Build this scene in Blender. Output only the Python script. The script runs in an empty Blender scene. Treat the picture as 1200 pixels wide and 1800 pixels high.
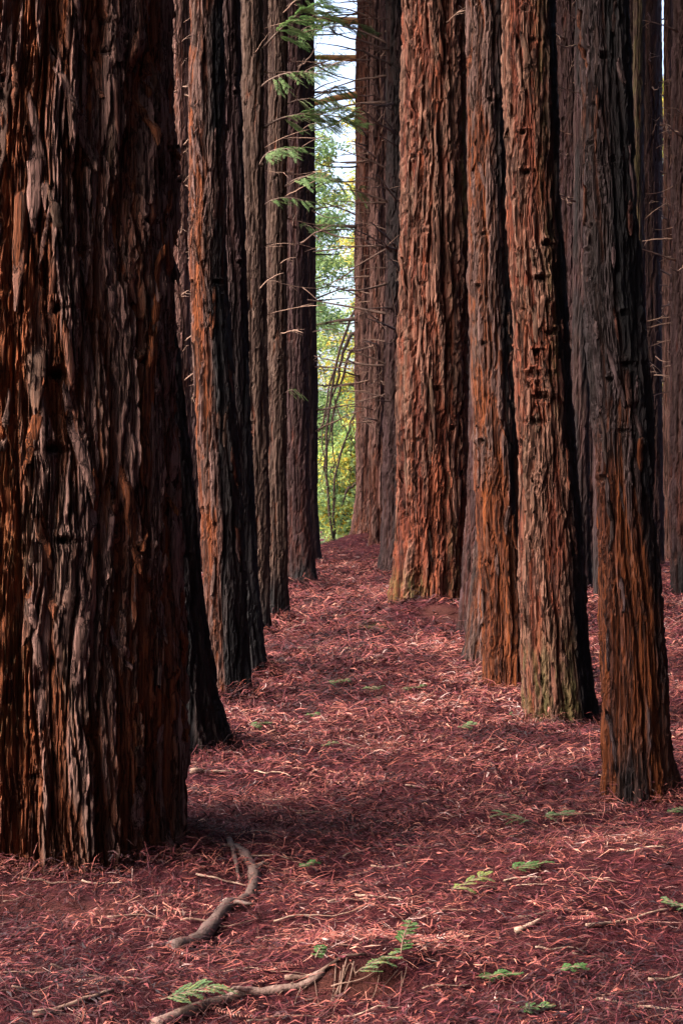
import bpy, math, random
import numpy as np
from mathutils import Vector

# ------------------------------------------------------------------ camera, sky, sun, exposure
scene = bpy.context.scene
COL = scene.collection
F, H = 2500.0, 1.6                      # focal length in photo pixels, eye height in metres
cam_data = bpy.data.cameras.new('camera')
cam = bpy.data.objects.new('camera', cam_data)
COL.objects.link(cam)
cam.location = (0, 0, H)
cam.rotation_euler = (math.radians(90), 0, 0)
cam_data.sensor_fit = 'VERTICAL'
cam_data.sensor_height = 36.0
cam_data.lens = 50.0
cam_data.clip_end = 3000
scene.camera = cam

SUN_AZ, SUN_EL = math.radians(-108), math.radians(38)     # azimuth clockwise from +Y
world = bpy.data.worlds.new('World')
scene.world = world
world.use_nodes = True
wn = world.node_tree
bg = wn.nodes['Background']
sky = wn.nodes.new('ShaderNodeTexSky')
sky.sky_type = 'NISHITA'
sky.sun_disc = False
sky.sun_elevation = SUN_EL
sky.sun_rotation = SUN_AZ
sky.air_density = 0.8
sky.dust_density = 9.0
sky.ozone_density = 0.5
wn.links.new(sky.outputs[0], bg.inputs[0])
bg.inputs[1].default_value = 0.15
sd = bpy.data.lights.new('sun', 'SUN')
sd.energy = 0.5
sd.angle = math.radians(60)
sd.color = (1.0, 0.87, 0.72)
sun = bpy.data.objects.new('sun', sd)
COL.objects.link(sun)
to_sun = Vector((math.sin(SUN_AZ) * math.cos(SUN_EL), math.cos(SUN_AZ) * math.cos(SUN_EL), math.sin(SUN_EL)))
sun.rotation_euler = to_sun.to_track_quat('Z', 'Y').to_euler()
sun.location = to_sun * 60
vs = scene.view_settings
vs.view_transform = 'Standard'
vs.look = 'None'
vs.exposure = 2.75
vs.gamma = 1.0
vs.use_curve_mapping = False
scene.render.engine = 'CYCLES'

rng = np.random.default_rng(11)
random.seed(5)

# ------------------------------------------------------------------ noise
def smooth(a, b, x):
    t = np.clip((x - a) / (b - a), 0, 1)
    return t * t * (3 - 2 * t)

_tabs = {}
def table(kind, nu, seed):
    k = (kind, nu, seed)
    if k not in _tabs:
        r = np.random.default_rng(abs(hash((nu, seed, len(kind)))) % (2 ** 31))
        _tabs[k] = r.random((nu, 256)) if kind == 'v' else r.random((nu, 256, 3))
    return _tabs[k]

def vn(u, v, nu=256, seed=0):
    """value noise 0..1, periodic in u after nu cells"""
    T = table('v', nu, seed)
    iu = np.floor(u).astype(int); iv = np.floor(v).astype(int)
    fu = u - iu; fv = v - iv
    fu = fu * fu * (3 - 2 * fu); fv = fv * fv * (3 - 2 * fv)
    a = iu % nu; b = (iu + 1) % nu; c = iv % 256; d = (iv + 1) % 256
    return (T[a, c] * (1 - fu) + T[b, c] * fu) * (1 - fv) + (T[a, d] * (1 - fu) + T[b, d] * fu) * fv

def worley(u, v, nu, seed):
    T = table('worley', nu, seed)
    iu = np.floor(u).astype(int); iv = np.floor(v).astype(int)
    f1 = np.full(u.shape, 9.0); f2 = np.full(u.shape, 9.0)
    cid = np.zeros(u.shape); dv = np.zeros(u.shape)
    for di in (-1, 0, 1):
        for dj in (-1, 0, 1):
            t = T[(iu + di) % nu, (iv + dj) % 256]
            ex = iu + di + t[..., 0] - u; ey = iv + dj + t[..., 1] - v
            d = np.sqrt(ex * ex + ey * ey)
            near = d < f1
            f2 = np.where(near, f1, np.minimum(f2, d))
            cid = np.where(near, t[..., 2], cid)
            dv = np.where(near, ey, dv)
            f1 = np.where(near, d, f1)
    return f1, f2, cid, dv

# ------------------------------------------------------------------ the lie of the land
MOUNDS = [  # x, y, radius x, radius y, height
    (1.33, 21.0, 1.15, 1.15, 0.36), (1.5, 51.5, 1.6, 2.5, 0.42), (1.3, 62, 1.8, 2.8, 0.80),
    (-1.36, 6.55, 0.95, 0.75, 0.03), (1.62, 6.0, 0.9, 0.6, 0.21), (1.2, 20.05, 0.75, 0.5, 0.12), (0.03, 4.95, 0.42, 0.2, 0.05),
    (-0.9, 29.5, 0.8, 0.8, 0.08),
    (7.2, 45.0, 3.0, 4.0, 0.35)]

FEET = [(-1.36, 6.7, 0.64), (-1.10, 9.8, 0.27), (-0.97, 12.5, 0.2), (-0.95, 14.15, 0.2), (1.67, 7.97, 0.2), (1.73, 11.2, 0.28), (1.53, 13.35, 0.2),
        (-1.07, 18.2, 0.18), (-0.96, 20.7, 0.18), (-0.85, 29.6, 0.3), (1.55, 15.6, 0.22)]     # litter heaped round the trunks

def ground(x, y, fine=False):
    x = np.asarray(x, float); y = np.asarray(y, float)
    z = 0.05 * (vn(x * 0.45 + 31, y * 0.45 + 7, seed=3) - 0.5)
    z = z + 0.03 * (vn(x * 1.6 + 11, y * 1.6 + 3, seed=4) - 0.5)
    for mx, my, rx, ry, h in MOUNDS:
        z = z + h * np.exp(-((x - mx) / rx) ** 2 - ((y - my) / ry) ** 2)
    for mx, my, mr in FEET:
        z = z + 0.022 * np.exp(-np.maximum(np.hypot(x - mx, y - my) / mr - 1.0, 0) / 0.35)
    z = z + 0.025 * np.clip(x - 2.2, 0, 20)
    # eroded little bank in the foreground, steep on the camera's side
    z = z + 0.075 * np.exp(-((x - 0.04) / 0.3) ** 2) * smooth(4.68, 4.80, y) * (1 - smooth(4.85, 5.5, y))
    z = z + 0.75 * np.clip(x - 17, 0, 22) * (1 - smooth(48, 64, y))   # added slope that shuts out low sky light
    z = z + 0.75 * np.clip(-19 - y, 0, 20) * smooth(-14, -2, x)  # added rise behind the camera, blocks frontal light
    z = z - 0.09 * np.clip(y - 70, 0, 110)          # the path tips over the brow of the hill
    if fine:
        z = z + 0.065 * (vn(x * 2.6, y * 3.4, seed=8) - 0.5) + 0.028 * (vn(x * 9, y * 9, seed=5) - 0.5) + 0.014 * (vn(x * 24, y * 24, seed=6) - 0.5)
    return z

def on_ground(px, py):
    """photo pixel -> point where its ray meets the ground"""
    y = F * H / max(py - 900.0, 20)
    for _ in range(40):
        x = (px - 600) / F * y
        y2 = (H - float(ground(x, y))) * F / max(py - 900.0, 20)
        y = 0.5 * y + 0.5 * y2
    x = (px - 600) / F * y
    return x, y, float(ground(x, y))

# ------------------------------------------------------------------ mesh helpers
def make_mesh(name, V, quads=None, tris=None, attrs=None, smooth_shade=True):
    V = np.ascontiguousarray(V, dtype=np.float32).reshape(-1, 3)
    me = bpy.data.meshes.new(name)
    me.vertices.add(len(V))
    me.vertices.foreach_set('co', V.ravel())
    q = np.zeros((0, 4), np.int32) if quads is None else np.asarray(quads, np.int32)
    t = np.zeros((0, 3), np.int32) if tris is None else np.asarray(tris, np.int32)
    loops = np.concatenate([q.ravel(), t.ravel()])
    starts = np.concatenate([np.arange(len(q)) * 4, len(q) * 4 + np.arange(len(t)) * 3])
    me.loops.add(len(loops))
    me.loops.foreach_set('vertex_index', loops.astype(np.int32))
    me.polygons.add(len(starts))
    me.polygons.foreach_set('loop_start', starts.astype(np.int32))
    me.polygons.foreach_set('use_smooth', np.full(len(starts), smooth_shade))
    for k, a in (attrs or {}).items():
        at = me.attributes.new(k, 'FLOAT', 'POINT')
        at.data.foreach_set('value', np.ascontiguousarray(a, np.float32).ravel())
    me.update(calc_edges=True)
    me.validate()
    return me

def grid_quads(nr, nc, wrap):
    r = np.arange(nr - 1)[:, None]
    c = np.arange(nc if wrap else nc - 1)[None, :]
    c2 = (c + 1) % nc
    return np.stack([r * nc + c, r * nc + c2, (r + 1) * nc + c2, (r + 1) * nc + c], -1).reshape(-1, 4)

def obj(name, me, mat=None, parent=None, loc=None):
    o = bpy.data.objects.new(name, me)
    COL.objects.link(o)
    if mat and me and not me.materials:
        me.materials.append(mat)
    if parent: o.parent = parent
    if loc is not None: o.location = loc
    return o

def tag(o, label=None, cat=None, group=None, kind=None):
    if label: o['label'] = label
    if cat: o['category'] = cat
    if group: o['group'] = group
    if kind: o['kind'] = kind
    return o

def empty(name, loc, label, cat, group=None):
    o = bpy.data.objects.new(name, None)
    o.empty_display_size = 0.1
    COL.objects.link(o)
    o.location = loc
    return tag(o, label, cat, group)

class MB:
    """collects tubes and leaf faces into one mesh"""
    def __init__(s): s.v, s.q, s.t, s.a, s.n = [], [], [], [], 0
    def add(s, V, q=None, t=None, a=0.5):
        V = np.asarray(V, float).reshape(-1, 3)
        if q is not None and len(q): s.q.append(np.asarray(q) + s.n)
        if t is not None and len(t): s.t.append(np.asarray(t) + s.n)
        s.v.append(V)
        s.a.append(np.full(len(V), a) if np.isscalar(a) else np.asarray(a, float).ravel())
        s.n += len(V)
    def tube(s, P, R, n=6, a=0.5, rough=0.0):
        P = np.asarray(P, float); R = np.broadcast_to(np.asarray(R, float), (len(P),))
        T = np.gradient(P, axis=0); T /= np.linalg.norm(T, axis=1)[:, None] + 1e-9
        up = np.array([0, 0, 1.0]) if abs(T[0, 2]) < 0.8 else np.array([1.0, 0, 0])
        A = np.cross(T, up); A /= np.linalg.norm(A, axis=1)[:, None] + 1e-9
        B = np.cross(T, A)
        th = np.arange(n) * 2 * math.pi / n
        rr = R[:, None] * (1 + rough * (rng.random((len(P), n)) - 0.5))
        V = P[:, None] + rr[..., None] * (A[:, None] * np.cos(th)[None, :, None] + B[:, None] * np.sin(th)[None, :, None])
        V = np.concatenate([V.reshape(-1, 3), P[:1], P[-1:]])
        k = len(P) * n
        caps = [(k, (i + 1) % n, i) for i in range(n)] + [(k + 1, k - n + i, k - n + (i + 1) % n) for i in range(n)]
        s.add(V, grid_quads(len(P), n, True), caps, a)
    def leaves(s, base, dirn, side, L, W, a):
        """diamond leaflets: base point, direction, side vector, length, width (arrays)"""
        n = len(base)
        L = np.broadcast_to(L, (n,))[:, None]; W = np.broadcast_to(W, (n,))[:, None]
        V = np.stack([base, base + dirn * L * 0.45 + side * W * 0.5, base + dirn * L, base + dirn * L * 0.45 - side * W * 0.5], 1)
        i = np.arange(n)[:, None] * 4
        s.add(V.reshape(-1, 3), i + np.array([[0, 1, 2, 3]]), None, np.repeat(a, 4) if not np.isscalar(a) else a)
    def mesh(s, name, smooth_shade=True):
        return make_mesh(name, np.concatenate(s.v), np.concatenate(s.q) if s.q else None,
                         np.concatenate(s.t) if s.t else None, {'tint': np.concatenate(s.a)}, smooth_shade)

def bend(p0, p1, sag=0.0, wob=0.0, n=9):
    """a wandering line between two points"""
    p0 = np.asarray(p0, float); p1 = np.asarray(p1, float)
    t = np.linspace(0, 1, n)[:, None]
    P = p0 + (p1 - p0) * t
    P[:, 2] += sag * np.sin(math.pi * t[:, 0])
    w = np.cumsum(rng.normal(0, 1, (n, 3)), axis=0)
    w = w - w[:1] - (w[-1:] - w[:1]) * t
    return P + w * wob

# ------------------------------------------------------------------ materials
def mat(name):
    m = bpy.data.materials.new(name); m.use_nodes = True
    nt = m.node_tree
    return m, nt, nt.nodes['Principled BSDF']

def N(nt, typ, **kw):
    n = nt.nodes.new(typ)
    for k, v in kw.items():
        if k.startswith('i_'):
            n.inputs[k[2:].replace('_', ' ')].default_value = v
        else: setattr(n, k, v)
    return n

def attr(nt, name):
    return N(nt, 'ShaderNodeAttribute', attribute_name=name).outputs['Fac']

def noise(nt, coord, scale, mapping=(1, 1, 1), detail=4, rough=0.6):
    mp = N(nt, 'ShaderNodeMapping'); mp.inputs['Scale'].default_value = mapping
    nt.links.new(coord, mp.inputs[0])
    n = N(nt, 'ShaderNodeTexNoise'); n.inputs['Scale'].default_value = scale
    n.inputs['Detail'].default_value = detail; n.inputs['Roughness'].default_value = rough
    nt.links.new(mp.outputs[0], n.inputs['Vector'])
    return n.outputs['Fac']

def ramp(nt, fac, stops):
    r = N(nt, 'ShaderNodeValToRGB')
    el = r.color_ramp.elements
    while len(el) < len(stops): el.new(0.5)
    for e, (p, c) in zip(el, stops):
        e.position = p; e.color = (*c, 1) if len(c) == 3 else c
    nt.links.new(fac, r.inputs[0])
    return r.outputs[0]

def mix(nt, fac, a, b, mode='MIX'):
    m = N(nt, 'ShaderNodeMix', data_type='RGBA', blend_type=mode)
    for s, v in ((m.inputs[0], fac), (m.inputs[6], a), (m.inputs[7], b)):
        if hasattr(v, 'links'): nt.links.new(v, s)
        elif isinstance(v, tuple): s.default_value = (*v, 1)
        else: s.default_value = v
    return m.outputs[2]

def maths(nt, op, a, b=0.0, clamp=False):
    m = N(nt, 'ShaderNodeMath', operation=op, use_clamp=clamp)
    for s, v in ((m.inputs[0], a), (m.inputs[1], b)):
        if hasattr(v, 'links'): nt.links.new(v, s)
        else: s.default_value = v
    return m.outputs[0]

def bark(name, inner=(0.24, 0.075, 0.03), inner2=(0.13, 0.040, 0.022), outer=(0.150, 0.098, 0.085),
         outer2=(0.105, 0.082, 0.050), grey=0.5, bump=0.6, fibre=1.0):
    m, nt, p = mat(name)
    co = N(nt, 'ShaderNodeTexCoord').outputs['Object']
    K = 0.48
    inner, inner2, outer, outer2 = [tuple(v * K for v in c) for c in (inner, inner2, outer, outer2)]
    fib = noise(nt, co, 85 * fibre, (1, 1, 0.05), 6, 0.75)
    streak = noise(nt, co, 20 * fibre, (1, 1, 0.05), 4, 0.65)
    patch = noise(nt, co, 2.2, (1, 1, 0.45), 5, 0.65)
    fleck = noise(nt, co, 45 * fibre, (1, 1, 0.25), 4, 0.7)
    ridge, cell = attr(nt, 'ridge'), attr(nt, 'cell')
    cin = mix(nt, ramp(nt, streak, [(0.38, (0, 0, 0)), (0.62, (1, 1, 1))]), inner2, inner)
    cout = mix(nt, ramp(nt, patch, [(0.4, (0, 0, 0)), (0.62, (1, 1, 1))]), outer, outer2)
    cout = mix(nt, ramp(nt, cell, [(0.2, (0, 0, 0)), (0.8, (1, 1, 1))]), mix(nt, 0.45, cout, (0.03, 0.018, 0.016)), (outer[0] * 1.5, outer[1] * 1.4, outer[2] * 1.42))
    # weathered skin on the ridges, raw fibrous bark in the furrows and where plates have come away
    w = maths(nt, 'ADD', maths(nt, 'MULTIPLY', ridge, 1.25), maths(nt, 'MULTIPLY', patch, 1.5))
    w = maths(nt, 'ADD', w, maths(nt, 'MULTIPLY', cell, 0.7))
    w = maths(nt, 'ADD', w, maths(nt, 'MULTIPLY', maths(nt, 'SUBTRACT', streak, 0.5), 1.4))
    w = maths(nt, 'SUBTRACT', w, maths(nt, 'MULTIPLY', attr(nt, 'raw'), 0.7))  # also carries warm light painted on L1's left and R8's top
    w = maths(nt, 'MULTIPLY', maths(nt, 'SUBTRACT', w, 1.75 - grey), 1.8, True)
    c = mix(nt, w, cin, cout)
    c = mix(nt, ramp(nt, fib, [(0.38, (0.95,) * 3), (0.54, (0, 0, 0))]), c, mix(nt, 0.8, c, (0.012, 0.007, 0.007)))
    c = mix(nt, ramp(nt, fleck, [(0.58, (0, 0, 0)), (0.72, (0.5,) * 3)]), c, mix(nt, 0.5, c, (0.20, 0.14, 0.12)))
    # fine fissures between the fibres
    fs = noise(nt, co, 26 * fibre, (1, 1, 0.05), 4, 0.6)
    fz = ramp(nt, maths(nt, 'ABSOLUTE', maths(nt, 'SUBTRACT', fs, 0.5)), [(0.006, (1, 1, 1)), (0.035, (0, 0, 0))])
    c = mix(nt, maths(nt, 'MULTIPLY', fz, 0.85), c, (0.012, 0.006, 0.006))
    moss = maths(nt, 'MULTIPLY', attr(nt, 'moss'), ramp(nt, noise(nt, co, 14, (1, 1, 0.3)), [(0.42, (0, 0, 0)), (0.6, (1, 1, 1))]))
    c = mix(nt, maths(nt, 'MULTIPLY', moss, 0.7), c, (0.060, 0.058, 0.022))
    kn = attr(nt, 'knot')
    c = mix(nt, kn, c, (0.018, 0.013, 0.012))
    ch = maths(nt, 'MULTIPLY', attr(nt, 'char'), ramp(nt, noise(nt, co, 3.2, (1, 1, 0.22), 5), [(0.36, (0.1, 0.1, 0.1)), (0.52, (1, 1, 1))]))  # real scorching, plus shade painted on the right-row flanks
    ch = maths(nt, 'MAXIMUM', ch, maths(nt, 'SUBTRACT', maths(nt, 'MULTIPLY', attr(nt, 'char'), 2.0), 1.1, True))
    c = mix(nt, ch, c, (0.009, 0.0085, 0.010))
    nt.links.new(c, p.inputs['Base Color'])
    nt.links.new(ramp(nt, ch, [(0, (0.85,) * 3), (1, (0.75,) * 3)]), p.inputs['Roughness'])
    p.inputs['Specular IOR Level'].default_value = 0.06
    h = maths(nt, 'SUBTRACT', maths(nt, 'ADD', maths(nt, 'MULTIPLY', fib, 0.6), streak), maths(nt, 'MULTIPLY', fz, 0.5))
    b = N(nt, 'ShaderNodeBump'); b.inputs['Strength'].default_value = min(1, bump * 1.4); b.inputs['Distance'].default_value = 0.03
    nt.links.new(h, b.inputs['Height']); nt.links.new(b.outputs[0], p.inputs['Normal'])
    return m

BARK = {
    'shaggy': bark('bark_shaggy', inner=(0.40, 0.125, 0.05), inner2=(0.22, 0.07, 0.036), outer=(0.215, 0.132, 0.118), outer2=(0.185, 0.120, 0.072), grey=0.30, bump=0.8),
    'red': bark('bark_red', inner=(0.27, 0.078, 0.042), inner2=(0.14, 0.038, 0.026), outer=(0.18, 0.095, 0.070), outer2=(0.14, 0.088, 0.055), grey=0.45, fibre=0.7),
    'red_far': bark('bark_red_far', inner=(0.27, 0.078, 0.042), inner2=(0.12, 0.034, 0.024), outer=(0.17, 0.088, 0.066), outer2=(0.13, 0.085, 0.055), grey=0.5, fibre=0.35),
    'orange': bark('bark_orange', inner=(0.25, 0.072, 0.025), inner2=(0.12, 0.036, 0.02), outer=(0.125, 0.078, 0.072), outer2=(0.10, 0.062, 0.042), grey=0.42, fibre=0.8),
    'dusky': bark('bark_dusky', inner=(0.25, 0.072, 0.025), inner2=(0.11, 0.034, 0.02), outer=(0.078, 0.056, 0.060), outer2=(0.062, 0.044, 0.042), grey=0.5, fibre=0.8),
    'grey': bark('bark_grey', outer=(0.064, 0.043, 0.035), outer2=(0.058, 0.037, 0.028), grey=0.75, bump=0.6, fibre=0.38),
    'plum': bark('bark_plum', inner=(0.10, 0.034, 0.028), inner2=(0.045, 0.016, 0.015), outer=(0.044, 0.026, 0.030), outer2=(0.034, 0.021, 0.022), grey=0.55, fibre=0.32),
    'rosy': bark('bark_rosy', inner=(0.21, 0.080, 0.05), inner2=(0.10, 0.036, 0.03), outer=(0.17, 0.098, 0.088), outer2=(0.14, 0.078, 0.065), grey=0.5, fibre=0.2),
}

def simple(name, stops, rough=0.8, bump=0.0, scale=30, translucent=0.0, spec=0.3, stretch=(1, 1, 1)):
    m, nt, p = mat(name)
    c = ramp(nt, attr(nt, 'tint'), stops)
    co = N(nt, 'ShaderNodeTexCoord').outputs['Object']
    n = noise(nt, co, scale, stretch)
    c = mix(nt, ramp(nt, n, [(0.35, (0.45,) * 3), (0.65, (0, 0, 0))]), c, mix(nt, 0.5, c, (0.01, 0.008, 0.008)))
    nt.links.new(c, p.inputs['Base Color'])
    p.inputs['Roughness'].default_value = rough
    p.inputs['Specular IOR Level'].default_value = spec
    if bump:
        b = N(nt, 'ShaderNodeBump'); b.inputs['Strength'].default_value = bump; b.inputs['Distance'].default_value = 0.01
        nt.links.new(n, b.inputs['Height']); nt.links.new(b.outputs[0], p.inputs['Normal'])
    if translucent:
        t = N(nt, 'ShaderNodeBsdfTranslucent'); nt.links.new(c, t.inputs[0])
        ms = N(nt, 'ShaderNodeMixShader'); ms.inputs[0].default_value = translucent
        nt.links.new(p.outputs[0], ms.inputs[1]); nt.links.new(t.outputs[0], ms.inputs[2])
        nt.links.new(ms.outputs[0], nt.nodes['Material Output'].inputs[0])
    return m

LITTER = simple('leaf_litter', [(0.0, (0.007, 0.0025, 0.006)), (0.16, (0.026, 0.007, 0.013)), (0.30, (0.050, 0.018, 0.015)), (0.44, (0.072, 0.013, 0.023)),
                                (0.58, (0.110, 0.024, 0.027)), (0.70, (0.175, 0.050, 0.037)), (0.82, (0.24, 0.075, 0.070)), (0.93, (0.31, 0.15, 0.11)), (1.0, (0.26, 0.18, 0.18))],
                0.75, spec=0.18, scale=60)
TWIG = simple('dead_twig', [(0.0, (0.06, 0.035, 0.03)), (0.5, (0.16, 0.095, 0.075)), (1.0, (0.25, 0.175, 0.14))], 0.8, 0.3, 80)
ROOT = simple('root_wood', [(0.0, (0.03, 0.019, 0.018)), (0.5, (0.062, 0.038, 0.036)), (1.0, (0.15, 0.095, 0.083))], 0.75, 1.0, 30)
GREEN = simple('sprig_green', [(0.0, (0.022, 0.06, 0.018)), (0.5, (0.045, 0.11, 0.030)), (0.8, (0.085, 0.14, 0.075)), (1.0, (0.15, 0.17, 0.045))], 0.5, translucent=0.25, scale=40)
FOLIAGE = simple('grove_foliage', [(0.0, (0.04, 0.085, 0.03)), (0.5, (0.08, 0.17, 0.055)), (1.0, (0.13, 0.22, 0.075))], 0.55, translucent=0.35, scale=10)
BRIGHT = simple('open_foliage', [(0.0, (0.09, 0.17, 0.08)), (0.5, (0.21, 0.34, 0.13)), (0.8, (0.34, 0.43, 0.12)), (1.0, (0.50, 0.38, 0.05))], 0.5, translucent=0.5, scale=2)
LIMB = simple('limb_bark', [(0.0, (0.05, 0.033, 0.03)), (0.5, (0.10, 0.065, 0.055)), (1.0, (0.48, 0.25, 0.11))], 0.85, 0.4, 40)  # orange end holds the sunlight painted on R8's upper limbs

def soil():
    m, nt, p = mat('litter_floor')
    co = N(nt, 'ShaderNodeTexCoord').outputs['Object']
    mid = noise(nt, co, 26, (1, 1, 1), 6, 0.75)
    big = noise(nt, co, 0.9, (1, 1, 1), 4, 0.6)
    fine = noise(nt, co, 95, (1, 0.6, 1), 4, 0.8)
    c = ramp(nt, maths(nt, 'ADD', maths(nt, 'MULTIPLY', mid, 0.6), maths(nt, 'MULTIPLY', fine, 0.4)),
             [(0.36, (0.006, 0.002, 0.005)), (0.46, (0.024, 0.006, 0.011)), (0.55, (0.062, 0.014, 0.019)), (0.66, (0.15, 0.042, 0.038))])
    c = mix(nt, ramp(nt, big, [(0.4, (0, 0, 0)), (0.68, (0.45,) * 3)]), c, (0.075, 0.024, 0.026))
    clod = noise(nt, co, 6, (0.6, 1.6, 1), 5, 0.7)
    c = mix(nt, ramp(nt, clod, [(0.40, (0.75,) * 3), (0.56, (0, 0, 0))]), c, mix(nt, 0.75, c, (0.02, 0.008, 0.010)))
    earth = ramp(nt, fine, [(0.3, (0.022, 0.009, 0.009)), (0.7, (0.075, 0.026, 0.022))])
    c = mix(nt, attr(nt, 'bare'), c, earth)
    c = mix(nt, maths(nt, 'MULTIPLY', attr(nt, 'moss'), ramp(nt, mid, [(0.4, (0, 0, 0)), (0.55, (1, 1, 1))])), c, (0.06, 0.085, 0.022))
    nt.links.new(c, p.inputs['Base Color'])
    p.inputs['Roughness'].default_value = 0.95
    p.inputs['Specular IOR Level'].default_value = 0.04
    b = N(nt, 'ShaderNodeBump'); b.inputs['Strength'].default_value = 1.0; b.inputs['Distance'].default_value = 0.03
    nt.links.new(maths(nt, 'ADD', mid, maths(nt, 'MULTIPLY', fine, 0.6)), b.inputs['Height'])
    nt.links.new(b.outputs[0], p.inputs['Normal'])
    return m

# ------------------------------------------------------------------ the ground: one sheet
def bare_mask(x, y):
    w = vn(np.asarray(x) * 3.1, np.asarray(y) * 3.1, seed=21) * 0.5
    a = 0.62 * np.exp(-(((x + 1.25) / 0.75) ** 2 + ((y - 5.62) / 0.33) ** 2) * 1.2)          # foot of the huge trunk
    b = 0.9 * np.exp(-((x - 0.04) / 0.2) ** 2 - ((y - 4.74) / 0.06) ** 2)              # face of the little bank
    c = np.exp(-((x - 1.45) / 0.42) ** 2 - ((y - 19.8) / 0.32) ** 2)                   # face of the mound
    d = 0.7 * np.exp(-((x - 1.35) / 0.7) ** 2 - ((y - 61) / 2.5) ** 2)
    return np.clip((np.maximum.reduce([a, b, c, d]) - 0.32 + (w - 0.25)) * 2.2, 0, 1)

def axis(segs):
    out = [segs[0][0]]
    for a, b, st in segs:
        n = max(2, int(round((b - a) / st)))
        out += list(np.linspace(a, b, n + 1)[1:])
    return np.array(out)
gx = axis([(-600, -60, 90), (-60, -14, 4), (-14, -3, 0.5), (-3, -2.2, 0.08), (-2.2, 2.6, 0.03), (2.6, 4, 0.1), (4, 14, 0.5), (14, 60, 2), (60, 600, 90)])
gy = axis([(-300, -30, 45), (-30, 0, 3), (0, 3.6, 0.3), (3.6, 9.5, 0.03), (9.5, 16, 0.07), (16, 30, 0.15), (30, 70, 0.5), (70, 200, 5), (200, 1000, 80)])
GX, GY = np.meshgrid(gx, gy)
fine_w = (np.abs(GX) < 3.5) & (GY > 3.5) & (GY < 25)
GZ = np.where(fine_w, ground(GX, GY, True), ground(GX, GY))
moss = 0.9 * np.exp(-((GX - 0.42) / 0.2) ** 2 - ((GY - 19.2) / 0.4) ** 2)
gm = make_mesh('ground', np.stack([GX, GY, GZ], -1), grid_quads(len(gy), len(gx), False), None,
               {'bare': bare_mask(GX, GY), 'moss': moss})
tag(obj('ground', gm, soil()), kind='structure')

# ------------------------------------------------------------------ redwood trunks
def tree_axis(d, pts, g0, top):
    """pts: (photo y, centre x, width) up the trunk, at distance d -> z, x, radius"""
    z = [g0 if i == 0 else H - (py - 900) * d / F for i, (py, cx, w) in enumerate(pts)]
    x = [(cx - 600) * d / F for py, cx, w in pts]
    r = [w * 0.5 * d / F for py, cx, w in pts]
    sl = (x[-1] - x[-2]) / max(z[-1] - z[-2], 0.1)
    z.append(top); x.append(x[-1] + sl * (top - z[-2]) * 0.4); r.append(r[-1] * 0.35)
    return np.array(z), np.array(x), np.array(r)

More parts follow.
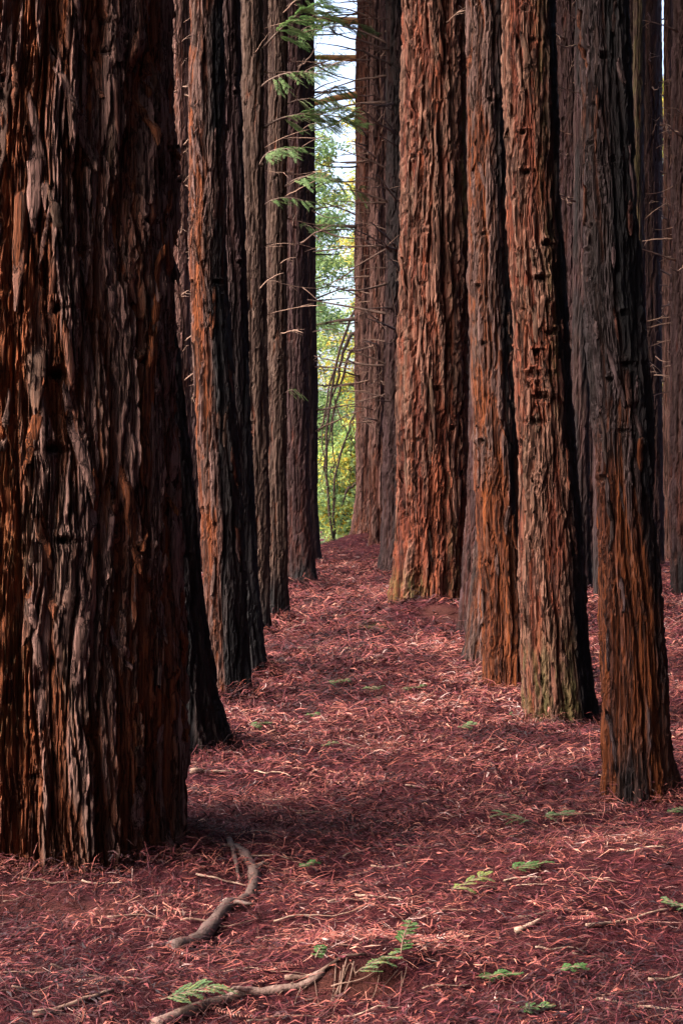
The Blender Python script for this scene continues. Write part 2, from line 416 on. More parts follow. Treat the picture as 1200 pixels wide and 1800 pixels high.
def build_trunk(name, R0, face, zs, xs, rs, d, zvis, material, seed, rough=1.0, flare=0.12, flare_h=0.35, lobes=7,
                lobe=0.05, knots=(), char=None, raw=None, mossy=None, px=1.5, strip=0.05, length=0.85, kcol=0.9, braid=0.75):
    """one continuous trunk surface whose bark plates, furrows and knots are real relief. Local origin at the base."""
    da = max(0.0045, d / 1422.0 * px)
    nt = int(np.clip(2 * math.pi * R0 / da * 0.62, 28, 620))
    s = np.linspace(-1, 1, nt, endpoint=False)
    th = face + math.pi * (0.55 * s + 0.45 * s ** 3)
    dz = da * 2.0
    zfine = np.arange(-0.35, zvis, dz)
    z = np.concatenate([zfine, np.linspace(zvis, zs[-1], 14)[1:]])
    TH, Z = np.meshgrid(th, z)
    U = TH / (2 * math.pi)
    cx = np.interp(Z, zs, xs); R = np.interp(Z, zs, rs)
    circ = 2 * math.pi * R0
    so = seed * 17
    # sideways wander so the plates braid
    wig = (vn(U * 9, Z * 1.3 + so, 9, seed) - 0.5) * 0.11 * braid + (vn(U * max(12, round(circ / 0.12)), Z * 4 + so, max(12, round(circ / 0.12)), seed + 1) - 0.5) * 0.05 * braid
    UU = U + wig / circ * min(1.0, R0 / 0.25 + 0.3)
    n2k = max(18, round(circ / 0.03))
    kd = np.zeros_like(Z); ka = np.zeros_like(Z)
    for kt, kz, kr in knots:
        dth = (TH - (face + kt) + math.pi) % (2 * math.pi) - math.pi
        du = dth * R; dv = Z - kz
        e = np.sqrt((du / 1.35) ** 2 + (dv * 1.1) ** 2) / kr * (0.75 + 0.6 * vn(U * n2k, Z * 30 + so, n2k, seed + 12))
        UU = UU + (np.sign(du) * -0.35 * kr * np.exp(-(e / 1.6) ** 2)) / circ
        kd += -1.1 * kr * np.exp(-(e * 1.7) ** 2) + 0.42 * kr * np.exp(-((e - 1.0) / 0.42) ** 2) * (0.75 + 0.5 * np.sign(dv))
        kd += -0.5 * kr * np.exp(-(dv / kr / 0.3) ** 2 - (du / kr / 2.6) ** 2)
        ka = np.maximum(ka, np.exp(-(e * 1.45) ** 2) * kcol)
    n3 = max(30, round(circ / (strip * 0.2)))
    n0 = max(5, round(circ / (strip * 3.0))); n1 = max(9, round(circ / strip)); n2 = max(18, round(circ / (strip * 0.42)))
    f1, f2, c0, v0 = worley(UU * n0, Z / (length * 2.6) + so, n0, seed + 2)
    big = smooth(0.0, 0.34, f2 - f1) * (0.55 + 0.6 * c0)
    f1, f2, c1, v1 = worley(UU * n1, Z / length + so, n1, seed + 3)
    mid = smooth(0.0, 0.20, f2 - f1) * (0.55 + 0.7 * c1) + 0.25 * v1 * (c1 > 0.45)
    f1, f2, c2, v2 = worley(UU * n2, Z / (length * 0.42) + so, n2, seed + 4)
    small = smooth(0.0, 0.25, f2 - f1) * (0.45 + 0.75 * c2) + 0.45 * v2 * (c2 > 0.4)
    f1, f2, c3, v3 = worley(UU * n3, Z / (length * 0.3) + so, n3, seed + 9)
    hair = smooth(0.0, 0.5, f2 - f1) * (0.3 + 0.9 * c3) + 0.5 * v3 * (c3 > 0.5)
    lob = (vn(U * lobes, Z * 0.35 + so, lobes, seed + 5) - 0.5) * 2 * lobe * R * (1 + 3.0 * np.exp(-np.maximum(Z, 0) / (flare_h * 1.6)))
    nz = (vn(U * n2 * 2, Z * 26 + so, n2 * 2, seed + 6) - 0.5)
    k = rough * min(1.0, 0.45 + R0 * 1.1)
    disp = lob + k * (0.036 * (big - 0.6) + 0.021 * (mid - 0.5) + 0.015 * (small - 0.5) + 0.0085 * (hair - 0.5) + 0.010 * nz) + kd
    RR = R * (1 + flare * np.exp(-np.maximum(Z, -0.1) / flare_h)) + disp
    X = cx + RR * np.cos(TH); Y = RR * np.sin(TH)
    ridge = np.clip(0.45 * big + 0.45 * mid + 0.15 * small, 0, 1)
    zr = (Z, TH - face, vn(U * 6, Z * 1.1 + so, 6, seed + 7), vn(U * 14, Z * 0.5 + so, 14, seed + 8))
    at = {'ridge': ridge, 'cell': 0.5 * c1 + 0.3 * c2 + 0.2 * c3, 'knot': np.clip(ka, 0, 1),
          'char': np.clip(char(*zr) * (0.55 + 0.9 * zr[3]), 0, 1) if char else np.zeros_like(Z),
          'raw': np.clip(raw(*zr), 0, 1.5) if raw else np.zeros_like(Z),
          'moss': np.clip(mossy(*zr), 0, 1) if mossy else np.zeros_like(Z)}
    me = make_mesh(name, np.stack([X, Y, Z], -1), grid_quads(len(z), nt, True), None, at, False)
    me.materials.append(BARK[material])
    def surf(t, zz):
        i = int(np.clip(np.searchsorted(z, zz), 0, len(z) - 1))
        dd = (th - (face + t) + math.pi) % (2 * math.pi) - math.pi
        j = int(np.argmin(np.abs(dd)))
        return RR[i, j], float(np.interp(zz, zs, xs)), face + t
    return me, surf

def bark_strips(parent, surf, n, seed, trange, zrange, material, wid=(0.018, 0.045), ln=(0.12, 0.45), lift=0.018, special=()):
    r = np.random.default_rng(seed)
    items = [(r.uniform(*trange), r.uniform(*zrange), r.uniform(*ln), r.uniform(*wid), r.normal(0, 0.10)) for _ in range(n)] + list(special)
    for t, zc, L, W, tilt in items:
        nv = 9
        v = np.linspace(-0.5, 0.5, nv)
        prof = np.clip(1.15 - np.abs(2 * v) ** 3 * 0.75 + r.normal(0, 0.18, nv), 0.12, 1.4)
        V = []
        curl = r.uniform(0.2, 1.0) * lift
        for i, vv in enumerate(v):
            tc = t + vv * L * math.tan(tilt) / max(surf(t, zc)[0], 0.1)
            row = []
            R, x0, _ = surf(tc, zc + vv * L)
            for side in (-1, -0.45, 0.15, 0.7, 1):
                tt = tc + side * W * 0.5 * prof[i] / R
                a = surf(t, zc)[2] - t + tt
                rr = R + 0.006 + lift * 0.45 * (1 - abs(side) ** 3 * 0.5) + curl * (2 * abs(vv)) ** 3 + r.normal(0, 0.0022)
                row.append((x0 + rr * math.cos(a), rr * math.sin(a), zc + vv * L + r.normal(0, 0.004 + 0.05 * L * (abs(vv) > 0.45))))
            for side in (1, -1):                        # back of the strip, sunk in the bark
                tt = tc + side * W * 0.5 * prof[i] / R
                a = surf(t, zc)[2] - t + tt
                rr = R - 0.015 + curl * 0.9 * (2 * abs(vv)) ** 3
                row.append((x0 + rr * math.cos(a), rr * math.sin(a), zc + vv * L))
            V.append(row)
        V = np.array(V)
        q = np.concatenate([grid_quads(nv, 7, True), [(0, 1, 5, 6), (1, 2, 4, 5), ((nv - 1) * 7 + 6, (nv - 1) * 7 + 5, (nv - 1) * 7 + 1, (nv - 1) * 7)]])
        n_ = nv * 7
        me = make_mesh('bark_strip', V, q, None, {'ridge': np.full(n_, r.uniform(0.5, 1)), 'cell': np.full(n_, r.random()),
             'raw': np.full(n_, max(0, r.normal(0.2, 0.4))), 'char': np.zeros(n_), 'moss': np.zeros(n_), 'knot': np.zeros(n_)}, True)
        obj('bark_strip', me, BARK[material], parent)

# shared dead-branch shapes, unit length along +X, slightly drooping, with a few side twigs
def dead_branch_mesh(i, k=1.0, dk=0.0):
    r = np.random.default_rng(100 + i)
    b = MB()
    n = 10
    t = np.linspace(0, 1, n)
    bow = r.uniform(-0.22, 0.16)
    P = np.stack([t, np.cumsum(r.normal(0, 0.016, n)), bow * np.sin(t * 2.2) - 0.06 * t], 1)
    P[0, 1] = 0
    b.tube(P, k * 0.011 * (1 - t * 0.8), 5, 0.6 - dk)
    for k in range(r.integers(1, 5)):
        j = r.integers(3, n - 1)
        L = r.uniform(0.15, 0.42)
        dirn = np.array([r.uniform(0.4, 1), r.choice([-1, 1]) * r.uniform(0.3, 0.9), r.uniform(-0.7, 0.3)])
        dirn /= np.linalg.norm(dirn)
        m = 5
        tt = np.linspace(0, 1, m)[:, None]
        Q = P[j] + dirn * L * tt + np.array([0, 0, -0.10 * L]) * tt ** 2
        b.tube(Q, k * 0.005 * (1 - 0.7 * tt[:, 0]), 4, 0.7 - dk)
    me = b.mesh('dead_branch'); me.materials.append(TWIG)
    return me
DEAD = [dead_branch_mesh(i) for i in range(8)]
DEAD_DARK = [dead_branch_mesh(40 + i, 1.7, 0.5) for i in range(8)]  # tinted dark to stand as silhouettes against the bright gap
DEAD_FAR = [dead_branch_mesh(20 + i, 2.0) for i in range(8)]

def frond_into(b, p0, direction, L, wid, n, r, leaf_w, a0, droop=0.15, up=(0, 0, 1), stem_r=0.0012, twig=None):
    """flat redwood spray: a stem with two combed rows of narrow leaflets"""
    d = np.asarray(direction, float); d /= np.linalg.norm(d)
    upv = np.asarray(up, float)
    side = np.cross(upv, d); side /= np.linalg.norm(side) + 1e-9
    nrm = np.cross(d, side)
    t = np.linspace(0, 1, n)
    P = p0 + d * (t * L)[:, None] - upv * (droop * L * t ** 2)[:, None] + side * (r.normal(0, 0.06) * L * np.sin(t * 2))[:, None]
    (twig or b).tube(P[:: max(1, n // 5)], stem_r, 4, 0.35)
    prof = np.sin(np.clip(t * 0.86 + 0.12, 0, 1) * math.pi) ** 0.6
    for sg in (-1, 1):
        ld = d * 0.62 + side * sg * 0.8 + nrm * r.normal(0.03, 0.10, (n, 1)) - upv * 0.12
        ld /= np.linalg.norm(ld, axis=1)[:, None]
        b.leaves(P, ld, np.cross(ld, nrm), wid * prof * r.uniform(0.85, 1.1, n), leaf_w, np.clip(a0 + r.normal(0, 0.12, n), 0, 1))

def leafy_branch(i):
    """unit live branch along +X: bent limb and hanging flat sprays"""
    r = np.random.default_rng(300 + i)
    lb, fb = MB(), MB()
    n = 12
    t = np.linspace(0, 1, n)
    P = np.stack([t * 0.95, 0.10 * np.sin(t * 3 + r.uniform(0, 6)), 0.16 * np.sin(t * 1.7) - 0.33 * t ** 2], 1)
    P[:, 1] -= P[0, 1]
    lb.tube(P, 0.016 * (1 - 0.82 * t), 6, 0.35)
    for j in range(3, n):
        for sg in (-1, 1):
            if r.random() < 0.25: continue
            L = r.uniform(0.16, 0.36)
            dirn = np.array([0.75, sg * r.uniform(0.35, 1.1), r.uniform(-0.7, 0.05)])
            dirn /= np.linalg.norm(dirn)
            tt = np.linspace(0, 1, 5)[:, None]
            Q = P[j] + dirn * L * tt - np.array([0, 0, 0.35 * L]) * tt ** 2
            lb.tube(Q, 0.004 * (1 - 0.6 * tt[:, 0]), 4, 0.4)
            for k in range(1, 5):
                for s2 in (-1, 1):
                    d2 = dirn + np.array([0.1, s2 * 0.7, -0.35]) * r.uniform(0.5, 1.1)
                    frond_into(fb, Q[k], d2, r.uniform(0.08, 0.17), 0.036, 9, r, 0.015, r.uniform(0.2, 0.9), 0.3, twig=lb)
    lm = lb.mesh('branch'); lm.materials.append(LIMB)
    fm = fb.mesh('foliage', False); fm.materials.append(FOLIAGE)
    return lm, fm
LEAFY = [leafy_branch(i) for i in range(4)]

def orient(o, loc, az, el, s):
    o.location = loc
    o.rotation_euler = (random.uniform(-0.5, 0.5), -el, az)
    o.scale = (s, s, s)

def add_dead(parent, surf_at, n, zr, Lr, seed, azr=(-math.pi, math.pi), el=(-0.1, 0.35), extra=(), dark=False):
    r = random.Random(seed)
    todo = [(r.uniform(*zr), r.uniform(*azr), r.uniform(*Lr), r.uniform(*el)) for _ in range(n)] + list(extra)
    for z, az, L, e in todo:
        x0, R = surf_at(z)
        o = obj('dead_branch', r.choice(DEAD_DARK if dark else DEAD_FAR if parent.location.y > 24 else DEAD), None, parent)
        orient(o, (x0 + R * 0.8 * math.cos(az), R * 0.8 * math.sin(az), z), az, e, L)

# crowns: high above the frame, shared by all grove trees
def crown_mesh(i):
    r = np.random.default_rng(500 + i)
    b = MB()
    nb = 70
    for k in range(nb):
        h = r.random() ** 0.9 * 12
        az = r.uniform(0, 6.283)
        reach = (0.45 + 2.5 * (1 - h / 13)) * r.uniform(0.6, 1.15)
        m = 26
        t = r.uniform(0.15, 1, m)
        base = np.stack([np.cos(az) * t * reach, np.sin(az) * t * reach, h + 0.3 * t - 0.55 * t ** 2 * reach * 0.5], 1) + r.normal(0, 0.16, (m, 3))
        dv = np.stack([np.cos(az) + r.normal(0, .6, m), np.sin(az) + r.normal(0, .6, m), r.normal(-0.35, .25, m)], 1)
        dv /= np.linalg.norm(dv, axis=1)[:, None]
        sv = np.cross(dv, np.array([0, 0, 1.0]) + r.normal(0, .3, (m, 3))); sv /= np.linalg.norm(sv, axis=1)[:, None]
        b.leaves(base, dv, sv, r.uniform(0.35, 0.7, m), r.uniform(0.12, 0.22, m), r.random(m))
    me = b.mesh('crown', False); me.materials.append(FOLIAGE)
    return me
CROWNS = [crown_mesh(i) for i in range(3)]

TREES = {}
def redwood(key, label, d, pts, material, seed, group=None, ncrown=True, **kw):
    x0 = (pts[0][1] - 600) * d / F
    g = float(ground(x0, d)) - 0.02
    zvis = H - (0 - 900) * d / F + 0.45 - g
    start = max(13.5, zvis + 2.0)
    top = start + 9
    zs, xs, rs = tree_axis(d, pts, g, top + g)
    zs = zs - g; xs = xs - x0
    face = math.atan2(-d, -x0)
    root = empty('redwood_tree', (x0, d, g), label, 'tree', group)
    me, surf = build_trunk('trunk', rs[0], face, zs, xs, rs, d, zvis, material, seed, **kw)
    obj('trunk', me, None, root)
    if ncrown:
        c = obj('crown', CROWNS[seed % 3], None, root, (float(np.interp(start, zs, xs)), 0, start))
        c.rotation_euler[2] = seed * 1.3
    root_surf = lambda z: (float(np.interp(z, zs, xs)), float(np.interp(z, zs, rs)))
    TREES[key] = (root, surf, root_surf, zvis)
    return root

def px_knots(d, pts, lst, g=0.0):
    """knots given as photo pixels (x, y, size px) -> angle from the camera-facing line, height, radius"""
    out = []
    ys = [p[0] for p in pts][::-1]; cs = [p[1] for p in pts][::-1]; ws = [p[2] for p in pts][::-1]
    for x, y, s in lst:
        c = np.interp(y, ys, cs); w = np.interp(y, ys, ws)
        a = math.asin(float(np.clip((x - c) / (w * 0.5), -0.95, 0.95)))
        out.append((a, H - (y - 900) * d / F - g, s * 0.38 * d / F))
    return out

rk = np.random.default_rng(77)
def rand_knots(n, zr, r0, r1):
    return [(rk.uniform(-1.3, 1.3), rk.uniform(*zr), rk.uniform(r0, r1)) for _ in range(n)]

# the huge trunk by the bare earth
P = [(1520, 92, 486), (1200, 92, 460), (900, 90, 440), (0, 88, 402)]
kn = px_knots(6.7, P, [(172, 110, 24), (175, 158, 18), (235, 428, 26), (150, 347, 20), (100, 690, 46), (92, 812, 44), (140, 484, 22), (205, 220, 16),
                       (98, 585, 34), (290, 585, 30), (228, 975, 34), (232, 660, 30), (110, 960, 36), (12, 215, 24), (275, 915, 18), (248, 5, 26), (90, 440, 18), (60, 1340, 26)])
redwood('L1', 'massive redwood with shaggy furrowed bark and dark knot holes, rising from bare earth', 6.7, P, 'shaggy', 1, knots=kn, rough=1.5,
        flare=0.03, flare_h=0.3, lobes=11, lobe=0.045, px=1.25, strip=0.05, length=0.95, braid=0.55,
        raw=lambda z, t, a, b: 0.2 + 1.1 * smooth(0.2, -0.7, t) + 0.7 * smooth(0.5, 0.75, b) + 0.6 * smooth(1.6, 0.3, z) * smooth(0.35, 0.6, a),  # leftward term paints warm side light as orange bark
        char=lambda z, t, a, b: 0.75 * smooth(0.55, 0.05, z) * smooth(0.3, 0.6, a), mossy=lambda z, t, a, b: 0.5 * smooth(0.55, 0.8, a) * smooth(0.2, -0.6, t))
# its neighbour, charred and leaning
P = [(1315, 318, 136), (1100, 300, 120), (900, 283, 112), (500, 250, 105), (0, 215, 95)]
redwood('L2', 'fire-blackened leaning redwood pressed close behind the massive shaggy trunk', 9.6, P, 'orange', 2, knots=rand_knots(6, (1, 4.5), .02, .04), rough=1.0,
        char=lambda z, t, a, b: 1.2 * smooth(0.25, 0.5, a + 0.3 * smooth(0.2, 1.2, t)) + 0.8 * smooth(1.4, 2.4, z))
P = [(1228, 406, 80), (1100, 397, 76), (900, 390, 76), (500, 367, 64), (0, 364, 58)]
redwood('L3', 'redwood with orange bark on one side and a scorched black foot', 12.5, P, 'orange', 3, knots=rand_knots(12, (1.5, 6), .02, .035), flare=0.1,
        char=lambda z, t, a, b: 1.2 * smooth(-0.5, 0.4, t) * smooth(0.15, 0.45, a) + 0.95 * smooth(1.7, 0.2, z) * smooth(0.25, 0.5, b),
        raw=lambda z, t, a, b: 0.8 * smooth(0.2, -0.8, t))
P = [(1188, 432, 72), (1000, 420, 64), (700, 408, 60), (500, 405, 54), (0, 394, 50)]
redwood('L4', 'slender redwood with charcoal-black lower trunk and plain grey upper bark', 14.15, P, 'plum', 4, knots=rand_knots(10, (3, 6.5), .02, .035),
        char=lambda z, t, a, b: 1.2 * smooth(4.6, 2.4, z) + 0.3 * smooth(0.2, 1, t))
P = [(1120, 452, 50), (900, 452, 46), (500, 449, 40), (0, 443, 38)]
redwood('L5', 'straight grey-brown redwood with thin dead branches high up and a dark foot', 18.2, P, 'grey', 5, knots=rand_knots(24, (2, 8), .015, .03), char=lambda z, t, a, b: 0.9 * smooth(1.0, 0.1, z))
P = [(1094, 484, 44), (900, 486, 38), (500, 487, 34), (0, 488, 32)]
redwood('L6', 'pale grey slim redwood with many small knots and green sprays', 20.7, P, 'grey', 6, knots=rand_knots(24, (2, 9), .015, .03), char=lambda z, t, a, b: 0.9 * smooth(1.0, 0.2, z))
P = [(1037, 528, 52), (900, 523, 46), (500, 517, 42), (0, 514, 42)]
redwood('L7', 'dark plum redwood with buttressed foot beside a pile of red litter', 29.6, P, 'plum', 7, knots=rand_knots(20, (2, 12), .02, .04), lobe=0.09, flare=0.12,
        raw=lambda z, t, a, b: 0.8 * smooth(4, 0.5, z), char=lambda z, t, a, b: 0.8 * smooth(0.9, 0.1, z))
P = [(985, 546, 40), (900, 541, 37), (500, 538, 34), (0, 535, 35)]
redwood('L8', 'farthest plum redwood edging the bright gap opposite the mounded trees', 47, P, 'plum', 8, lobe=0.08, flare=0.2)

P = [(1405, 1124, 126), (1250, 1114, 112), (900, 1099, 94), (720, 1094, 98), (500, 1075, 95), (0, 1061, 79)]
kn = px_knots(8.12, P, [(1048, 18, 18), (1042, 100, 14), (1065, 100, 14), (1060, 142, 22), (1046, 220, 16), (1038, 285, 18), (1040, 425, 16), (1080, 315, 18),
                        (1072, 685, 22), (1095, 770, 20), (1062, 850, 22), (1110, 728, 26), (1035, 465, 12), (1105, 660, 26), (1098, 575, 20)])
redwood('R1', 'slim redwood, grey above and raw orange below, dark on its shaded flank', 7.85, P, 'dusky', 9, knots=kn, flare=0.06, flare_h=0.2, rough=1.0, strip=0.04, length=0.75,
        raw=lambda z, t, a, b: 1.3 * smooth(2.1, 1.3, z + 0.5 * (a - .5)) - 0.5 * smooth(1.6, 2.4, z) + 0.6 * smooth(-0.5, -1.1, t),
        char=lambda z, t, a, b: 0.95 * smooth(-0.15, 0.6, t) * smooth(0.9, 1.7, z + (b - .5)) + 0.55 * smooth(1.5, 2.6, z) + 0.6 * smooth(0.5, 0.1, z) * smooth(.4, .6, b) + 0.7 * smooth(0.7, 1.2, t))  # flank terms put the shaded side into the bark colour
P = [(1268, 987, 124), (1150, 976, 116), (900, 966, 108), (600, 950, 96), (400, 938, 92), (0, 928, 86)]
kn = px_knots(11.2, P, [(925, 40, 18), (938, 92, 16), (930, 142, 20), (893, 195, 12), (920, 250, 18), (945, 625, 22), (940, 662, 30), (950, 700, 28), (938, 742, 26),
                        (960, 440, 24), (952, 500, 24), (905, 360, 14), (910, 455, 14), (925, 318, 22), (958, 705, 20), (968, 590, 22), (930, 870, 14)])
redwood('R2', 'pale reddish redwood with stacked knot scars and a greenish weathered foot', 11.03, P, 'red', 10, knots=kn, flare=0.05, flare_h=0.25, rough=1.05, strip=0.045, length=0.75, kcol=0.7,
        raw=lambda z, t, a, b: 0.7 * smooth(0.4, 0.7, a) + 0.3, char=lambda z, t, a, b: 0.85 * smooth(0.45, 0.8, t),  # dark flank is shade painted into the bark colour
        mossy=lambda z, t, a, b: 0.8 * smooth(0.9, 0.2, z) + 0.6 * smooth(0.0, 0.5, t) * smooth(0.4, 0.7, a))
P = [(1208, 886, 74), (1050, 882, 76), (900, 876, 76), (500, 858, 72), (0, 853, 70)]
redwood('R3', 'redwood with rough orange lower bark, standing between the pale one and the mound', 12.98, P, 'orange', 11, knots=rand_knots(9, (2, 6), .02, .035), flare=0.04, rough=1.1, strip=0.045,
        raw=lambda z, t, a, b: 1.3 * smooth(2.4, 1.5, z) + 0.25, char=lambda z, t, a, b: 0.85 * smooth(0.25, 0.7, t) * smooth(0.5, 1.6, z))  # right flank darkened to paint its unlit side
P = [(1160, 849, 74), (900, 872, 62), (500, 884, 56), (0, 890, 50)]
redwood('R4', 'thin dark redwood half hidden behind the rough orange trunk', 15.2, P, 'orange', 12, flare=0.08, char=lambda z, t, a, b: 0.6 * smooth(.35, .6, b))
P = [(1118, 834, 62), (900, 846, 52), (0, 870, 48)]
redwood('R4b', 'blackened redwood foot squeezed between the mound and a thin dark trunk', 18.8, P, 'plum', 13, flare=0.1, raw=lambda z, t, a, b: 0.5 + 0 * z, char=lambda z, t, a, b: 0.5 * smooth(.4, .6, a))
P = [(1070, 757, 124), (950, 760, 120), (900, 760, 119), (500, 761, 116), (0, 764, 114)]
kn = px_knots(21, P, [(785, 165, 12), (722, 30, 10), (790, 305, 14), (748, 270, 12), (725, 325, 14), (748, 318, 12), (745, 455, 14), (725, 445, 12), (790, 480, 14),
                      (715, 228, 12), (745, 545, 14), (790, 650, 16), (745, 620, 14), (770, 725, 16), (772, 770, 14), (795, 795, 18), (712, 800, 12), (735, 815, 12), (718, 640, 12),
                      (760, 160, 12), (715, 420, 10), (768, 385, 10), (800, 565, 12), (740, 205, 10)])
redwood('R5', 'broad red redwood with flaring lobed base standing on a low mound', 21, P, 'red_far', 14, knots=kn, flare=0.08, flare_h=0.45, lobe=0.05, lobes=9, rough=1.7, strip=0.075, length=1.3, kcol=0.6,
        raw=lambda z, t, a, b: 0.9 * smooth(3.2, 1.2, z) + 0.4, mossy=lambda z, t, a, b: 0.9 * smooth(0.55, 0.1, z) * smooth(.2, -.5, t) + 0.7 * smooth(0.3, 0.9, t) * smooth(.45, .6, b))
P = [(1005, 703, 60), (900, 702, 55), (500, 704, 50), (0, 703, 48)]
redwood('R6', 'dark narrow redwood with crooked dead branches behind the broad mounded one', 38, P, 'plum', 15, flare=0.25, flare_h=0.6, lobe=0.08, char=lambda z, t, a, b: 0.6 * smooth(.4, .6, b), rough=1.6, strip=0.1, length=1.2)
P = [(957, 670, 44), (900, 668, 42), (500, 669, 40), (0, 669, 40)]
redwood('R7', 'fluted rosy redwood bristling with dead twigs on a small rise', 52, P, 'rosy', 16, flare=0.1, flare_h=0.8, lobe=0.07, rough=2.2, strip=0.14, length=1.8, raw=lambda z, t, a, b: 0.8 * smooth(5, 1, z))
P = [(940, 651, 52), (900, 650, 50), (500, 648, 52), (0, 652, 50)]
redwood('R8', 'tall light redwood at the path end with big limbs reaching over the gap', 62, P, 'rosy', 17, flare=0.30, flare_h=0.9, lobe=0.06, rough=2.0, strip=0.15, length=2.0, raw=lambda z, t, a, b: 0.9 * smooth(12, 20, z) + 0.2)  # upper term colours sunlight onto the treetop

# trees of the outer rows that show between the main trunks
P = [(1030, 1022, 72), (900, 1018, 66), (500, 1008, 60), (0, 1000, 56)]
redwood('B1', 'stout plum redwood of the outer row seen beside the pale reddish trunk', 30.8, P, 'plum', 18, flare=0.12, knots=rand_knots(16, (3, 12), .03, .05), rough=1.3, strip=0.08, length=0.9,
        raw=lambda z, t, a, b: 0.9 * smooth(4, 1, z), char=lambda z, t, a, b: 0.9 * smooth(.9, .3, z))
P = [(1050, 1128, 24), (600, 1119, 20), (300, 1117, 18), (0, 1121, 15)]
redwood('B2', 'very thin olive-grey pole-like redwood behind the slim orange-footed one', 22, P, 'grey', 19, flare=0.1, rough=0.7, mossy=lambda z, t, a, b: 0.5 + 0 * z)
P = [(1000, 1150, 34), (500, 1142, 32), (0, 1144, 30)]
redwood('B3', 'dark twiggy redwood beside a bright slit of open foliage', 38, P, 'plum', 20, flare=0.15, rough=1.3, strip=0.08, length=1.0)
P = [(1057, 1212, 66), (900, 1206, 62), (500, 1206, 54), (0, 1207, 48)]
redwood('B4', 'dark-footed redwood of the outer row with a charred base', 25.5, P, 'plum', 21, flare=0.1, rough=1.2, strip=0.07, char=lambda z, t, a, b: 0.9 * smooth(1.3, 0.4, z), raw=lambda z, t, a, b: 0.7 * smooth(4, 1.5, z))
P = [(1000, 1176, 24), (500, 1175, 22), (0, 1176, 20)]
redwood('B5', 'thin sunlit tan redwood covered with curved dead twigs', 40, P, 'rosy', 22, flare=0.1, rough=1.0)
P = [(1030, 318, 36), (500, 317, 32), (0, 316, 30)]
redwood('BL1', 'twiggy greyish redwood seen in the slot behind the massive shaggy trunk', 30, P, 'rosy', 23, rough=1.2, strip=0.08)
P = [(1010, 341, 34), (500, 336, 30), (0, 334, 28)]
redwood('BL2', 'thin dark redwood deep behind the orange-sided one', 36, P, 'plum', 24, rough=1.2)
P = [(985, 474, 22), (500, 470, 20), (0, 470, 18)]
redwood('BL3', 'narrow reddish redwood glimpsed between two grey trunks', 46, P, 'plum', 25, rough=1.2)
P = [(975, 428, 22), (500, 424, 20), (0, 424, 18)]
redwood('BL4', 'light tan far redwood glimpsed beside the black-footed slender one', 58, P, 'rosy', 26, rough=1.2)

# loose strips of bark hanging on the nearest trunks
T = TREES
bark_strips(T['L1'][0], T['L1'][1], 90, 41, (-0.55, 1.45), (0.15, 4.1), 'shaggy', ln=(0.15, 0.6), wid=(0.018, 0.05), lift=0.020,
            special=[(0.18, 3.32, 0.52, 0.05, -0.38), (-0.12, 3.0, 0.45, 0.055, 0.02), (-0.10, 2.3, 0.6, 0.06, 0.0), (0.95, 2.55, 0.6, 0.06, 0.22), (0.75, 2.0, 0.7, 0.05, 0.05), (1.05, 1.4, 0.5, 0.05, 0.0)])
bark_strips(T['R1'][0], T['R1'][1], 34, 42, (-1.2, 1.0), (0.3, 4.4), 'dusky', ln=(0.10, 0.34), wid=(0.012, 0.03), lift=0.010)
bark_strips(T['R2'][0], T['R2'][1], 46, 43, (-1.2, 1.0), (0.3, 5.4), 'red', ln=(0.12, 0.4), wid=(0.015, 0.04), lift=0.012)
bark_strips(T['R3'][0], T['R3'][1], 30, 44, (-1.2, 1.0), (0.5, 6.2), 'orange', ln=(0.12, 0.4), wid=(0.015, 0.035), lift=0.010)
bark_strips(T['R5'][0], T['R5'][1], 60, 45, (-1.2, 1.1), (0.8, 9.0), 'red_far', ln=(0.4, 1.1), wid=(0.03, 0.06), lift=0.02)
bark_strips(T['L3'][0], T['L3'][1], 26, 46, (-1.2, 1.0), (1.0, 6.0), 'orange', ln=(0.15, 0.5), wid=(0.015, 0.035), lift=0.010)

# dead branches
PI = math.pi
add_dead(T['L5'][0], T['L5'][2], 12, (4, 8.5), (0.3, 0.9), 1, (-1.2, 0.6))
add_dead(T['L6'][0], T['L6'][2], 14, (4, 9), (0.3, 1.2), 2, (-1.2, 0.6))
add_dead(T['L7'][0], T['L7'][2], 16, (5, 13), (0.4, 1.4), 3, (-1.5, 0.4), dark=True)
add_dead(T['L8'][0], T['L8'][2], 22, (4, 19), (0.6, 2.2), 4, (-1.0, 0.5), extra=[(10.9, 0.1, 1.9, 0.05), (8.6, 0.0, 1.6, 0.1), (12.6, -.1, 2.2, -.05), (15.5, 0, 2.2, .1)], dark=True)
add_dead(T['R6'][0], T['R6'][2], 60, (4.5, 16), (0.5, 2.4), 5, (-PI - 0.5, -PI / 2), (-0.2, 0.3), dark=True)
add_dead(T['R7'][0], T['R7'][2], 90, (4.0, 21), (0.5, 2.0), 6, (-PI - 0.4, -0.6), (-0.2, 0.3))
add_dead(T['R8'][0], T['R8'][2], 20, (6.0, 23), (0.8, 2.8), 7, (-PI - 0.4, -1.8), (-0.2, 0.3), dark=True)
add_dead(T['B1'][0], T['B1'][2], 34, (6.5, 13.5), (0.4, 1.1), 8, (-PI - 0.2, 0.2))
add_dead(T['B3'][0], T['B3'][2], 40, (5, 16), (0.4, 1.2), 9, (-PI, 0.2))
add_dead(T['B5'][0], T['B5'][2], 44, (5, 17), (0.5, 1.6), 10, (-PI, 0.2))
add_dead(T['B4'][0], T['B4'][2], 16, (5.5, 11.5), (0.4, 1.0), 11, (-PI - .4, -1.2))
add_dead(T['BL1'][0], T['BL1'][2], 60, (4, 13.5), (0.3, 0.9), 12, (-PI, 0.3))
add_dead(T['BL2'][0], T['BL2'][2], 40, (4, 15.5), (0.3, 1.0), 13, (-PI, 0.3))
